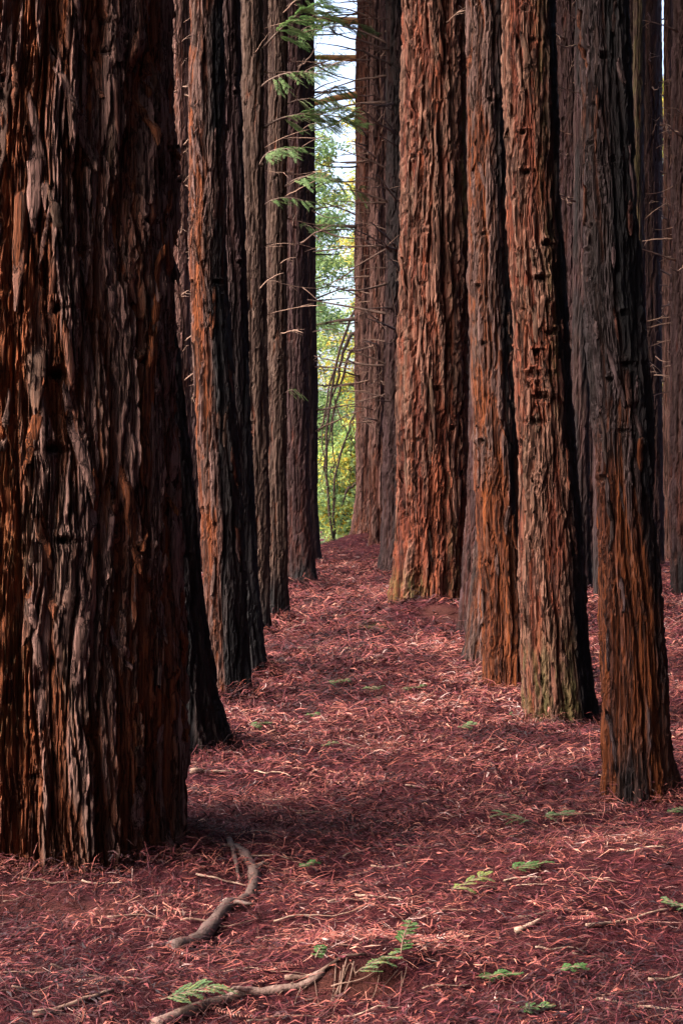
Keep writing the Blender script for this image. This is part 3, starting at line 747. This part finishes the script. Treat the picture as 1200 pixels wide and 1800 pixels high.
add_dead(T['BL4'][0], T['BL4'][2], 14, (8, 22), (0.5, 1.2), 14, (-PI, 0.3))
add_dead(T['R2'][0], T['R2'][2], 0, (1, 2), (1, 2), 15, extra=[(4.95, 0.25, 0.42, 0.0)])
add_dead(T['R5'][0], T['R5'][2], 0, (1, 2), (1, 2), 16, extra=[(8.35, -1.3, 0.75, 0.05)])

# live green sprays of the slim trees edging the path
def add_leafy(key, items):
    root, _, sf, _ = TREES[key]
    for i, (z, az, L, e) in enumerate(items):
        x0, R = sf(z)
        lm, fm = LEAFY[(i + len(key)) % 4]
        o = obj('branch', lm, None, root)
        orient(o, (x0 + R * 0.8 * math.cos(az), R * 0.8 * math.sin(az), z), az, e, L)
        obj('foliage', fm, None, o)
add_leafy('L5', [(6.5, -0.15, 1.1, 0.35), (7.5, -0.4, 1.0, 0.5), (5.5, -0.5, 0.6, 0.2), (6.0, -0.9, 0.8, 0.3), (7.0, -0.7, 0.9, 0.2)])
add_leafy('L6', [(7.5, -0.2, 0.75, 0.2), (6.3, -0.5, 0.7, 0.3), (8.9, -0.4, 0.6, 0.3), (3.3, -0.6, 0.35, 0.1)])
add_leafy('L7', [(10.5, -0.9, 1.0, 0.2), (12.2, -0.5, 0.9, 0.2), (7.4, -1.0, 0.6, 0.0), (9.4, -0.7, 0.9, 0.1), (11.3, -1.2, 0.9, 0.1), (8.4, -0.5, 0.8, 0.1)])
add_leafy('L8', [(17.5, -0.3, 1.8, 0.2), (15.2, -0.6, 1.6, 0.1), (12.4, -0.2, 1.5, 0.1), (19.5, -0.5, 1.8, 0.2)])
add_leafy('L4', [(6.9, -0.3, 0.5, 0.2)])

# big limbs of the light tree at the path end; the upper ones coloured as if sunlit
root8, _, sf8, _ = TREES['R8']
for z, L, e, k in [(22.2, 3.0, 0.12, 1), (20.6, 2.6, -0.02, 2), (19.0, 2.9, -0.16, 3), (13.2, 2.4, 0.04, 4), (9.2, 2.6, -0.05, 5)]:
    b = MB(); t = np.linspace(0, 1, 9)
    Pn = np.stack([-t * L, 0.15 * np.sin(t * 3 + k), L * (e * t - 0.10 * t ** 2 * (k % 2))], 1)
    b.tube(Pn, (0.17 if k < 4 else 0.09) * (1 - 0.6 * t), 8, 1.0 if k < 4 else 0.3, 0.15)
    x0, R = sf8(z)
    lm = obj('limb', b.mesh('limb'), LIMB, root8, (x0 - R * 0.7, -0.1, z))
    fb = MB(); r = np.random.default_rng(900 + k)
    for j in range(3, 9):
        for q in range(12):
            frond_into(fb, Pn[j] + r.normal(0, 0.2, 3), (r.normal(-.3, 1), r.normal(0, 1), r.normal(-.7, .3)), r.uniform(0.4, 0.9), 0.12, 10, r, 0.04, r.uniform(0.6, 1) if k < 4 else r.uniform(0.2, 0.7), 0.3, stem_r=0.006)  # golden tint on the upper sprays stands for sunlight
    obj('foliage', fb.mesh('foliage', False), BRIGHT, lm)

# ------------------------------------------------------------------ the deep grove: outer rows of trunks
far_me = []
for i in range(4):
    zs = np.array([0, 1.6, 8, 30.0]); r0 = [0.26, 0.33, 0.22, 0.4][i]
    me, _ = build_trunk('trunk', r0, -PI / 2, zs, np.array([0, 0.02, 0.1 * (i - 1.5), 0.2]), r0 * np.array([1.0, 0.9, 0.78, 0.3]), 42, 19, ['plum', 'plum', 'plum', 'dusky'][i], 60 + i,
                        flare=0.15, flare_h=0.5, lobe=0.07, rough=1.4, strip=0.08, length=0.9,
                        char=[None, lambda z, t, a, b: 0.8 * smooth(1.5, .4, z), lambda z, t, a, b: 0.7 * smooth(.4, .6, a), None][i])
    far_me.append(me)
rows = [-3.9, -6.5, -9.1, -11.8, -14.6, 4.4, 7.1, 9.8, 12.5, 15.3, 18.0]
taken = [(o[0].location.x, o[0].location.y) for o in TREES.values()]
nfar = 0
for rx in rows:
    y = 20 + random.uniform(0, 3)
    while y < 71:
        x = rx + random.uniform(-0.35, 0.35)
        y += random.uniform(2.9, 4.2)
        px = 600 + x * F / y
        if px < -60 or px > 1260: continue
        if 540 < px < 640 or 1148 < px < 1172 or 410 < px < 434: continue
        if min((x - a) ** 2 + (y - b) ** 2 for a, b in taken) < 1.6 ** 2: continue
        taken.append((x, y))
        side = 'beyond the massive shaggy trunk' if x < 0 else 'beyond the pale reddish and orange-footed trunks'
        look = ['plum-brown', 'grey-brown black-footed', 'patchily scorched', 'stout reddish'][nfar % 4] + (' twiggy' if nfar % 2 == 0 else ' bare')
        root = empty('redwood_tree', (x, y, float(ground(x, y)) - 0.03), look + ' redwood trunk of the deep grove ' + side, 'tree', look + ' deep grove trunks ' + side)
        tr = obj('trunk', far_me[nfar % 4], None, root)
        s = random.uniform(0.8, 1.2)
        tr.scale = (s, s, 1.15); tr.rotation_euler[2] = random.uniform(-0.8, 0.8)
        c = obj('crown', CROWNS[nfar % 3], None, root, (0.15, 0, max(16, 4 + 0.36 * y)))
        c.rotation_euler[2] = random.uniform(0, 6)
        if nfar % 2 == 0:
            add_dead(root, lambda z: (0.0, 0.2), 9, (4, 3 + 0.3 * y), (0.4, 1.2), nfar, (-PI, 0.2))
        nfar += 1
# the same rows go on beside and behind the viewer; their crowns close the canopy overhead
for rx in (-11.6, -8.9, -6.3, -3.7, -1.1, 1.7, 4.4, 7.1, 9.8, 12.5, 15.2):
    y = -22 + random.uniform(0, 3)
    while y < 26:
        y += random.uniform(3.0, 4.4)
        x = rx + random.uniform(-0.3, 0.3)
        if x * x + y * y < 9 or (x < -2 and y > -3) or (y > 2 and -1300 < x * F / max(y, 0.1) < 900 and abs(x) < 0.30 * y + 1.0): continue
        if min((x - a) ** 2 + (y - b) ** 2 for a, b in taken) < 2.0 ** 2: continue
        taken.append((x, y))
        root = empty('redwood_tree', (x, y, float(ground(x, y)) - 0.03), 'plain redwood trunk of the surrounding grove, away from the path', 'tree', 'surrounding grove trunks')
        tr = obj('trunk', far_me[nfar % 4], None, root); tr.rotation_euler[2] = random.uniform(0, 6)
        c = obj('crown', CROWNS[nfar % 3], None, root, (0.15, 0, random.uniform(13, 16))); c.rotation_euler[2] = random.uniform(0, 6)
        nfar += 1
print('far trees', nfar)

# ------------------------------------------------------------------ open woodland beyond the brow
def leafy_tree(label, x, y, height, spread, n, seed, z0=0.0, leaf=0.30, low=0.05, bias=0.5):
    r = np.random.default_rng(seed)
    g = float(ground(x, y))
    root = empty('leafy_tree', (x, y, g), label, 'tree', 'leafy trees in the open beyond the path')
    tb, fb = MB(), MB()
    t = np.linspace(0, 1, 12)
    P = np.stack([0.3 * np.sin(t * 4 + seed), 0.3 * np.cos(t * 3 + seed), t * height], 1)
    tb.tube(P, 0.02 + 0.18 * (1 - t), 8, 0.3, 0.15)
    for k in range(n):
        h = low + (1 - low) * r.random() ** 0.9
        az = r.uniform(0, 6.283)
        reach = spread * (0.25 + 0.9 * math.sin(math.pi * min(1, 0.15 + 0.8 * h))) * r.uniform(0.35, 1.1)
        p0 = np.array([np.interp(h, t, P[:, 0]), np.interp(h, t, P[:, 1]), h * height])
        p1 = p0 + np.array([math.cos(az) * reach, math.sin(az) * reach, r.uniform(-0.3, 0.25) * reach])
        Q = bend(p0, p1, 0.12 * reach, 0.05, 7)
        tb.tube(Q, np.linspace(0.035, 0.008, 7), 4, 0.3)
        tone = np.clip(bias + r.normal(0, 0.22), 0, 1)
        m = 110
        s = r.uniform(0.25, 1.05, m)
        B = np.stack([np.interp(s, np.linspace(0, 1, 7), Q[:, c]) for c in range(3)], 1) + r.normal(0, 1, (m, 3)) * np.array([0.28, 0.28, 0.22])
        B[:, 2] -= 0.15 * r.random(m)
        dv = r.normal(0, 1, (m, 3)) * np.array([1, 1, 0.5]) + np.array([0, 0, -0.4]); dv /= np.linalg.norm(dv, axis=1)[:, None]
        sv = np.cross(dv, r.normal(0, 1, (m, 3))); sv /= np.linalg.norm(sv, axis=1)[:, None]
        fb.leaves(B, dv, sv, leaf * r.uniform(0.6, 1.5, m), leaf * 0.4 * r.uniform(0.6, 1.3, m), np.clip(tone + r.normal(0, 0.15, m), 0, 1))
    obj('trunk', tb.mesh('trunk'), LIMB, root)
    obj('crown', fb.mesh('crown', False), BRIGHT, root)

for i, (x, y, h, sp, n, bias, lab) in enumerate([
        (-1.6, 84, 26, 3.6, 130, 0.42, 'tall loose mid-green tree filling the gap above the brow'),
        (1.9, 90, 30, 4.0, 140, 0.85, 'tall yellowing tree behind the light limbed redwood'),
        (0.2, 80, 7, 2.6, 80, 0.70, 'low yellow-green leafy tree at the path end'),
        (-3.2, 95, 24, 4.5, 130, 0.45, 'broad mid-green tree standing farther down the slope'),
        (4.6, 98, 26, 4.5, 120, 0.55, 'broad bushy tree behind the tall yellowing one'),
        (0.9, 112, 16, 5.0, 150, 0.62, 'distant pale green tree low in the gap'),
        (22.5, 100, 34, 4.5, 150, 0.95, 'yellow tree glowing through the slit between twiggy poles'),
        (-7.4, 105, 30, 4.5, 120, 0.5, 'mid-green tree past the brow behind the grey trunks')]):
    leafy_tree(lab, x, y, h, sp, n, 700 + i, bias=bias)

# arching bare shrub at the end of the path
sx, sy = -0.45, 69.0
sh = empty('arching_shrub', (sx, sy, float(ground(sx, sy)) - 0.05), 'bare arching shrub with tangled hanging stems at the path end', 'shrub')
r = np.random.default_rng(31)
def stem(pts, r0, r1, tint=0.12):
    pts = np.array(pts, float)
    n = 16
    t = np.linspace(0, len(pts) - 1, n)
    Pn = np.stack([np.interp(t, np.arange(len(pts)), pts[:, c]) for c in range(3)], 1)
    for _ in range(2): Pn[1:-1] = (Pn[:-2] + Pn[1:-1] * 2 + Pn[2:]) / 4
    Pn[1:-1] += r.normal(0, 0.03, (n - 2, 3))
    b = MB(); b.tube(Pn, 1.5 * np.linspace(r0, r1, n), 6, tint)
    return obj('stem', b.mesh('stem'), LIMB, sh)
def sp(px, py, dy=0.0):
    d = sy + dy
    return ((px - 600) * d / F - sx, dy, H - (py - 900) * d / F - sh.location.z)
stem([(0.1, 0, 0), sp(572, 850), sp(578, 700), sp(600, 600), sp(624, 545)], 0.05, 0.05)
stem([(0.15, 0.1, 0), sp(584, 860), sp(600, 790), sp(618, 740), sp(632, 690)], 0.045, 0.03)
stem([sp(640, 575), sp(612, 590), sp(598, 640), sp(590, 690), sp(560, 760)], 0.08, 0.02)
stem([sp(640, 605), sp(615, 615), sp(602, 660), sp(592, 700), sp(572, 800), sp(562, 850)], 0.06, 0.015)
stem([sp(590, 640), sp(578, 680), sp(566, 760), sp(570, 830), sp(585, 880)], 0.04, 0.012)
stem([sp(588, 700), sp(598, 740), sp(615, 770), sp(630, 800)], 0.025, 0.01)
stem([sp(586, 715), sp(582, 780), sp(592, 840), sp(588, 905)], 0.03, 0.012)
stem([sp(560, 678), sp(590, 677), sp(640, 676)], 0.03, 0.05)
stem([sp(630, 845), sp(610, 860), sp(600, 890)], 0.06, 0.02)
stem([sp(565, 820), sp(590, 822), sp(630, 828)], 0.02, 0.01)
for k in range(16):
    a = (r.uniform(556, 630), r.uniform(620, 860)); L = r.uniform(30, 110); q = r.uniform(-0.8, 0.8)
    stem([sp(*a, r.uniform(-.5, .5)), sp(a[0] + q * L * .4, a[1] + L * .5), sp(a[0] + q * L * .2 + r.normal(0, 8), a[1] + L)], 0.018, 0.007)
fb = MB()
for k in range(260):
    p = np.array(sp(r.uniform(556, 632), 955 - 140 * r.random() ** 1.6, r.uniform(-0.8, 0.8)))
    frond_into(fb, p, r.normal(0, 1, 3) + np.array([0, 0, .2]), r.uniform(0.2, 0.5), 0.12, 8, r, 0.045, r.uniform(0.0, 0.75), 0.3, stem_r=0.004)
tag(obj('leaves', fb.mesh('leaves', False), BRIGHT, sh), kind='stuff')

# ------------------------------------------------------------------ fallen litter
def litter(n, seed):
    r = np.random.default_rng(seed)
    # density falls with distance so that pieces cover the floor about evenly in view
    d = 3.7 * (66 / 3.7) ** (r.random(n * 3) ** 1.0)
    w = (0.30 * d + 0.7)
    x = r.uniform(-1, 1, len(d)) * w
    keep = r.random(len(d)) < np.clip(1 - 0.8 * bare_mask(x, d), 0.05, 1)
    keep &= r.random(len(d)) < np.clip((d / 5.0) ** 0.3 * 0.75, 0, 1)
    for k in ('L1', 'L2', 'L3', 'L4', 'R1', 'R2', 'R3', 'R5', 'L5', 'L6'):
        l = TREES[k][0].location; R = TREES[k][2](0.05)[1]
        keep &= (x - l.x) ** 2 + (d - l.y) ** 2 > (R * 0.95) ** 2
    x, d = x[keep][:n], d[keep][:n]
    ring = []
    for mx, my, mr in FEET:                              # drifts caught against the trunks
        k = int(3000 * mr + 450); a = r.uniform(-math.pi, 0.3, k); q = mr * 0.98 + np.abs(r.normal(0, 0.09, k))
        ring.append(np.stack([mx + q * np.cos(a), my + q * np.sin(a)], 1))
    ring = np.concatenate(ring); lean = np.concatenate([np.zeros(len(x)), np.abs(r.normal(0, 0.03, len(ring)))])
    x = np.concatenate([x, ring[:, 0]]); d = np.concatenate([d, ring[:, 1]])
    n = len(x)
    kind = r.random(n)
    big = np.clip(d / 8.0, 0.75, 3.2)
    L = np.where(kind < 0.55, r.uniform(0.03, 0.09, n), np.where(kind < 0.92, r.uniform(0.05, 0.19, n), r.uniform(0.02, 0.06, n))) * big
    W = np.where(kind < 0.55, r.uniform(0.0035, 0.010, n), np.where(kind < 0.92, r.uniform(0.0018, 0.0042, n), r.uniform(0.008, 0.015, n))) * big
    az = r.normal(0, 0.85, n) + (vn(x * 1.1, d * 1.1, seed=51) - 0.5) * 3
    tilt = r.normal(0, 0.22, n); roll = r.normal(0, 0.55, n)
    bow = r.normal(0.06, 0.12, n) * L; hook = r.normal(0, 0.10, n) * L
    D = np.stack([np.cos(az) * np.cos(tilt), np.sin(az) * np.cos(tilt), np.sin(tilt)], 1)
    S0 = np.stack([-np.sin(az), np.cos(az), np.zeros(n)], 1)
    U = np.cross(D, S0)
    S = S0 * np.cos(roll)[:, None] + U * np.sin(roll)[:, None]
    z = ground(x, d, True) + 0.004 + np.abs(r.normal(0, 0.010, n)) + 0.35 * np.abs(np.sin(tilt)) * L + lean
    C = np.stack([x, d, z], 1)
    rows = []
    for t, wf in ((-0.5, 0.4), (0.03, 1.0), (0.5, 0.2)):
        c = C + D * (t * L)[:, None] + np.array([0, 0, 1]) * (bow * (1 - 4 * t * t))[:, None] + S0 * (hook * (4 * t * t))[:, None]
        rows.append(c - S * (W * wf * 0.5)[:, None]); rows.append(c + S * (W * wf * 0.5)[:, None])
    V = np.stack(rows, 1).reshape(-1, 3)
    i = np.arange(n)[:, None] * 6
    q = np.concatenate([i + np.array([[0, 1, 3, 2]]), i + np.array([[2, 3, 5, 4]])])
    zone = vn(x * 0.9, d * 0.6, seed=52)
    tint = np.clip(r.beta(1.5, 1.7, n) * 0.95 + (zone - 0.5) * 0.35 + (vn(x * 3.2, d * 2.2, seed=53) - 0.5) * 0.4 + (r.random(n) < 0.03) * 0.4, 0, 1)
    return make_mesh('leaf_litter', V, q, None, {'tint': np.repeat(tint, 6)}, False)
tag(obj('leaf_litter', litter(290000, 61), LITTER), 'dry red-brown redwood needles, twigs and bark shreds covering the ground', 'litter', kind='stuff')

# brown shed sprays, close by
def shed_spray(i):
    r = np.random.default_rng(800 + i)
    b = MB()
    frond_into(b, np.zeros(3), (1, 0, 0.05), 0.12, 0.016, 16, r, 0.004, r.uniform(0.6, 0.85), r.uniform(-0.1, 0.25), stem_r=0.0013)
    me = b.mesh('shed_spray', False); me.materials.append(LITTER)
    return me
SHED = [shed_spray(i) for i in range(5)]
r = np.random.default_rng(81)
for k in range(120):
    y = 4.2 * (9.5 / 4.2) ** r.random(); x = r.uniform(-0.25, 0.26) * y
    if any((x - T[q][0].location.x) ** 2 + (y - T[q][0].location.y) ** 2 < (T[q][2](0.05)[1] * 1.08) ** 2 for q in ('L1', 'R1', 'L2')): continue
    o = obj('fallen_spray', SHED[k % 5], None, None, (x, y, float(ground(x, y, True)) + 0.012))
    o.rotation_euler = (r.normal(0, 0.3), r.normal(0, 0.12), r.uniform(0, 6.28)); s = r.uniform(0.8, 1.6); o.scale = (s, s, s)
    tag(o, 'small dry orange-brown needle spray lying loose on the litter', 'dry spray', 'dry needle sprays on the litter')

# fallen twigs that can be told apart
def drop_line(pts, lift):
    out = []
    for px, py in pts:
        x, y, z = on_ground(px, py)
        out.append((x, y, z + lift))
    return np.array(out)
def stick(pts, rad, tint, name, label, cat, group=None, mat_=None, lift=0.006, taper=0.5, side=()):
    P = drop_line(pts, lift + rad * 0.6)
    t = np.linspace(0, len(P) - 1, max(8, len(P) * 3))
    Q = np.stack([np.interp(t, np.arange(len(P)), P[:, c]) for c in range(3)], 1)
    for _ in range(2): Q[1:-1] = (Q[:-2] + 2 * Q[1:-1] + Q[2:]) / 4
    Q[:, 2] = ground(Q[:, 0], Q[:, 1], True) + rad * 0.5 + lift
    b = MB(); b.tube(Q - Q[0], rad * np.linspace(1, taper, len(Q)) * (1 + 0.10 * np.sin(np.arange(len(Q)) * 1.7)), 8, tint, 0.34)
    for j, dx, dy, L in side:
        p = Q[int(j * (len(Q) - 1))] - Q[0]
        S = bend(p, p + np.array([dx * L, dy * L, 0.02]), 0.01, 0.004, 6)
        b.tube(S, rad * 0.45 * np.linspace(1, 0.4, 6), 5, tint)
    o = obj(name, b.mesh(name), mat_ or TWIG, None, Q[0])
    return tag(o, label, cat, group)

stick([(302, 1668), (345, 1650), (385, 1620), (425, 1590), (446, 1560), (449, 1535), (430, 1510), (415, 1500)], 0.030, 0.45, 'surface_root',
      'thick curved grey-brown root looping out of the litter beside the massive trunk', 'root', mat_=ROOT, lift=-0.012, taper=0.75, side=[(0.35, 0.8, -0.5, 0.12), (0.75, 0.9, 0.2, 0.08)])
stick([(404, 1487), (414, 1520), (420, 1545)], 0.014, 0.5, 'surface_root', 'short thin root stub tucked inside the curve of the thick root', 'root', mat_=ROOT)
stick([(272, 1798), (330, 1770), (380, 1752), (440, 1738), (520, 1722), (570, 1716)], 0.024, 0.85, 'surface_root', 'pale half-buried root running toward the little eroded bank', 'root', mat_=ROOT, lift=-0.010, taper=0.5,
      side=[(0.6, -0.7, -0.5, 0.10)])
stick([(500, 1712), (560, 1700), (645, 1672)], 0.009, 0.2, 'fallen_stick', 'dark purple-brown stick lying above the pale half-buried root', 'stick')
stick([(60, 1796), (130, 1780), (200, 1762)], 0.012, 0.3, 'fallen_stick', 'dull brown stick lying flat near the green spray in the foreground', 'stick')
stick([(1030, 1645), (1090, 1622), (1180, 1605)], 0.007, 0.8, 'fallen_stick', 'pale straight stick leaning across the raised litter heap', 'stick')
stick([(1140, 1725), (1200, 1712)], 0.007, 0.9, 'fallen_stick', 'short pale grey stick in the open litter below the heap', 'stick')
stick([(905, 1648), (950, 1640)], 0.012, 1.0, 'bark_chip', 'pale flat chip of wood on the red litter', 'wood chip')
stick([(455, 1118), (480, 1113), (520, 1106), (535, 1098), (538, 1082)], 0.016, 1.0, 'fallen_stick', 'pale bent stick with one end sticking up beside the row of grey trunks', 'stick', taper=0.6)
stick([(585, 1086), (625, 1078)], 0.035, 0.1, 'fallen_stick', 'short dark chunk of branch lying on the middle of the path', 'stick')
stick([(540, 1135), (630, 1120)], 0.02, 0.2, 'fallen_stick', 'long dark stick lying across the path before the mound', 'stick')
stick([(475, 1168), (520, 1163)], 0.013, 0.95, 'fallen_stick', 'pale straight stick beside the charcoal-black trunk', 'stick')
stick([(335, 1368), (370, 1364), (410, 1360)], 0.014, 0.7, 'fallen_stick', 'greyish stick poking from behind the massive trunk', 'stick')
stick([(345, 1480), (380, 1486), (404, 1497)], 0.011, 0.5, 'fallen_stick', 'brown stick at the foot of the massive trunk', 'stick')
r = np.random.default_rng(90)
for k in range(14):
    px = r.uniform(505, 735); py = r.uniform(1692, 1730); L = r.uniform(25, 70); q = r.normal(-0.5, 0.45)
    stick([(px, py), (px + q * L * 0.3, py + L * 0.4), (px + q * L * 0.8, py + L * 0.75), (px + q * L, py + L)], r.uniform(0.0012, 0.0028), r.uniform(0.1, 0.5), 'exposed_rootlet',
          'fine rootlet hanging down the face of the little eroded bank', 'rootlet', 'rootlets on the eroded bank', lift=0.008)
r = np.random.default_rng(91)
for k in range(95):
    py = 985 + 800 * r.random() ** 0.75; px = r.uniform(340 if py < 1520 else 0, 1195)
    x, y, z = on_ground(px, py)
    if any((x - q[0].location.x) ** 2 + (y - q[0].location.y) ** 2 < (q[2](0.05)[1] + 0.12) ** 2 for q in TREES.values()): continue
    ang = r.normal(0, 0.35); L = r.uniform(0.12, 0.45) * np.clip(y / 8, 0.8, 2.5)
    Lp = L * F / y
    pts = [(px + t * Lp * math.cos(ang), py - t * Lp * math.sin(ang) * 0.25 + r.normal(0, 1.5)) for t in (-0.5, -0.2, 0.1, 0.5)]
    pale = r.random() < 0.22
    stick(pts, r.uniform(0.0022, 0.0055) * np.clip(y / 7, 0.9, 3), r.uniform(0.75, 1.0) if pale else r.uniform(0.05, 0.6), 'fallen_twig',
          'thin pale twig lying on the red litter' if pale else 'thin brown twig lying on the red litter', 'twig',
          'pale twigs on the litter' if pale else 'brown twigs on the litter', lift=0.010)

# green sprigs dropped on the path
def green_sprig(px, py, wpx, label, seed, tone, nf, yaw=None, up=0.1):
    r = np.random.default_rng(seed)
    x, y, z = on_ground(px, py)
    S = 0.95 * wpx * y / F
    root = empty('green_sprig', (x, y, z + 0.016), label, 'sprig', 'green sprigs dropped on the path')
    sb, fb = MB(), MB()
    a0 = r.uniform(0, 6.28) if yaw is None else yaw
    n = 9; t = np.linspace(0, 1, n)
    ax = np.array([math.cos(a0), math.sin(a0), 0.0]); sd_ = np.array([-math.sin(a0), math.cos(a0), 0])
    Pn = ax * ((t - 0.5) * S * 0.8)[:, None] + sd_ * (0.06 * S * np.sin(t * 3))[:, None] + np.array([0, 0, 1]) * (0.02 + up * S * t)[:, None]
    sb.tube(Pn, np.linspace(0.0028, 0.0012, n) * max(1, y / 8), 5, 0.3)
    k = max(1.0, y / 7)
    for i in range(nf):
        j = 1 + int(i * (n - 1) / nf)
        sg = 1 if i % 2 else -1
        dirn = ax * r.uniform(0.5, 1.0) + sd_ * sg * r.uniform(0.4, 0.9) + np.array([0, 0, r.uniform(-0.05, 0.35)])
        frond_into(fb, Pn[min(j, n - 1)], dirn, S * r.uniform(0.28, 0.5), 0.019 * k, 15, r, 0.0070 * k, tone, r.uniform(0.05, 0.35), stem_r=0.0012 * k, twig=sb)
    obj('twig', sb.mesh('twig'), TWIG, root)
    tag(obj('needles', fb.mesh('needles', False), GREEN, root), kind='stuff')

for i, a in enumerate([
        (330, 1772, 120, 'broad pale green needle sprig draped over the half-buried root', 0.75, 9, 0.3, 0.12),
        (655, 1705, 90, 'pale blue-green sprig at the top of the little eroded bank', 0.8, 6, 0.5, 0.25),
        (712, 1688, 62, 'upright bright green sprig sprouting from the eroded bank', 0.45, 8, 1.2, 0.7),
        (822, 1578, 85, 'yellow-green bushy sprig in the middle of the litter', 0.97, 8, 0.4, 0.25),
        (908, 1455, 70, 'grey-green spreading sprig before the slim orange-footed redwood', 0.6, 7, 3.0, 0.2),
        (975, 1447, 60, 'narrow grey-green sprig beside the spreading one', 0.65, 6, 0.2, 0.1),
        (920, 1540, 70, 'dull green sprig half buried in litter before the heap', 0.4, 5, 0.4, 0.05),
        (575, 1320, 32, 'small pale green leaf spray alone on the open path', 0.75, 5, 0.3, 0.2),
        (455, 1283, 42, 'low green sprig beside the fire-blackened leaning redwood', 0.5, 5, 0.2, 0.1),
        (590, 1206, 40, 'green sprig on the path nearest the row of black-footed trunks', 0.35, 5, 0.1, 0.1),
        (650, 1218, 40, 'pale green middle sprig of three across the path', 0.7, 5, 0.1, 0.1),
        (722, 1218, 44, 'deep green sprig of three, toward the rough orange trunk', 0.35, 6, 0.1, 0.1),
        (908, 1264, 40, 'green sprig touching the foot of the pale reddish redwood', 0.55, 5, 0.2, 0.15),
        (818, 1287, 44, 'olive sprig in front of the rough orange redwood', 0.8, 5, 0.3, 0.1),
        (862, 1736, 70, 'flat green sprig lying flush in the open litter', 0.4, 5, 0.1, 0.05),
        (1000, 1722, 55, 'small green and brown sprig below the litter heap', 0.45, 4, 0.1, 0.1),
        (932, 1794, 60, 'bright green sprig lying alone below the flat flush sprig', 0.6, 5, 0.1, 0.08),
        (538, 1537, 34, 'small dark green tuft below the curved root', 0.25, 5, 0.3, 0.2),
        (1185, 1440, 40, 'green tuft to the shaded side of the orange-footed redwood', 0.35, 5, 0.3, 0.2),
        (1190, 1610, 46, 'blue-green sprig on top of the litter heap', 0.7, 5, 2.6, 0.2),
        (560, 1700, 26, 'tiny green seedling beside the dark purple-brown stick', 0.55, 4, 1.0, 0.6),
        (690, 1032, 26, 'green sprig beside the mound of the broad redwood', 0.55, 5, 0.0, 0.1),
        (655, 975, 24, 'faint green patch of sprigs near the rosy twiggy redwood', 0.5, 5, 0.0, 0.1),
        (545, 1265, 26, 'small green sprig between the leaning redwood and open path', 0.45, 4, 0.2, 0.1)]):
    green_sprig(a[0], a[1], a[2], a[3], 1000 + i, a[4], a[5] + 4, a[6], a[7])
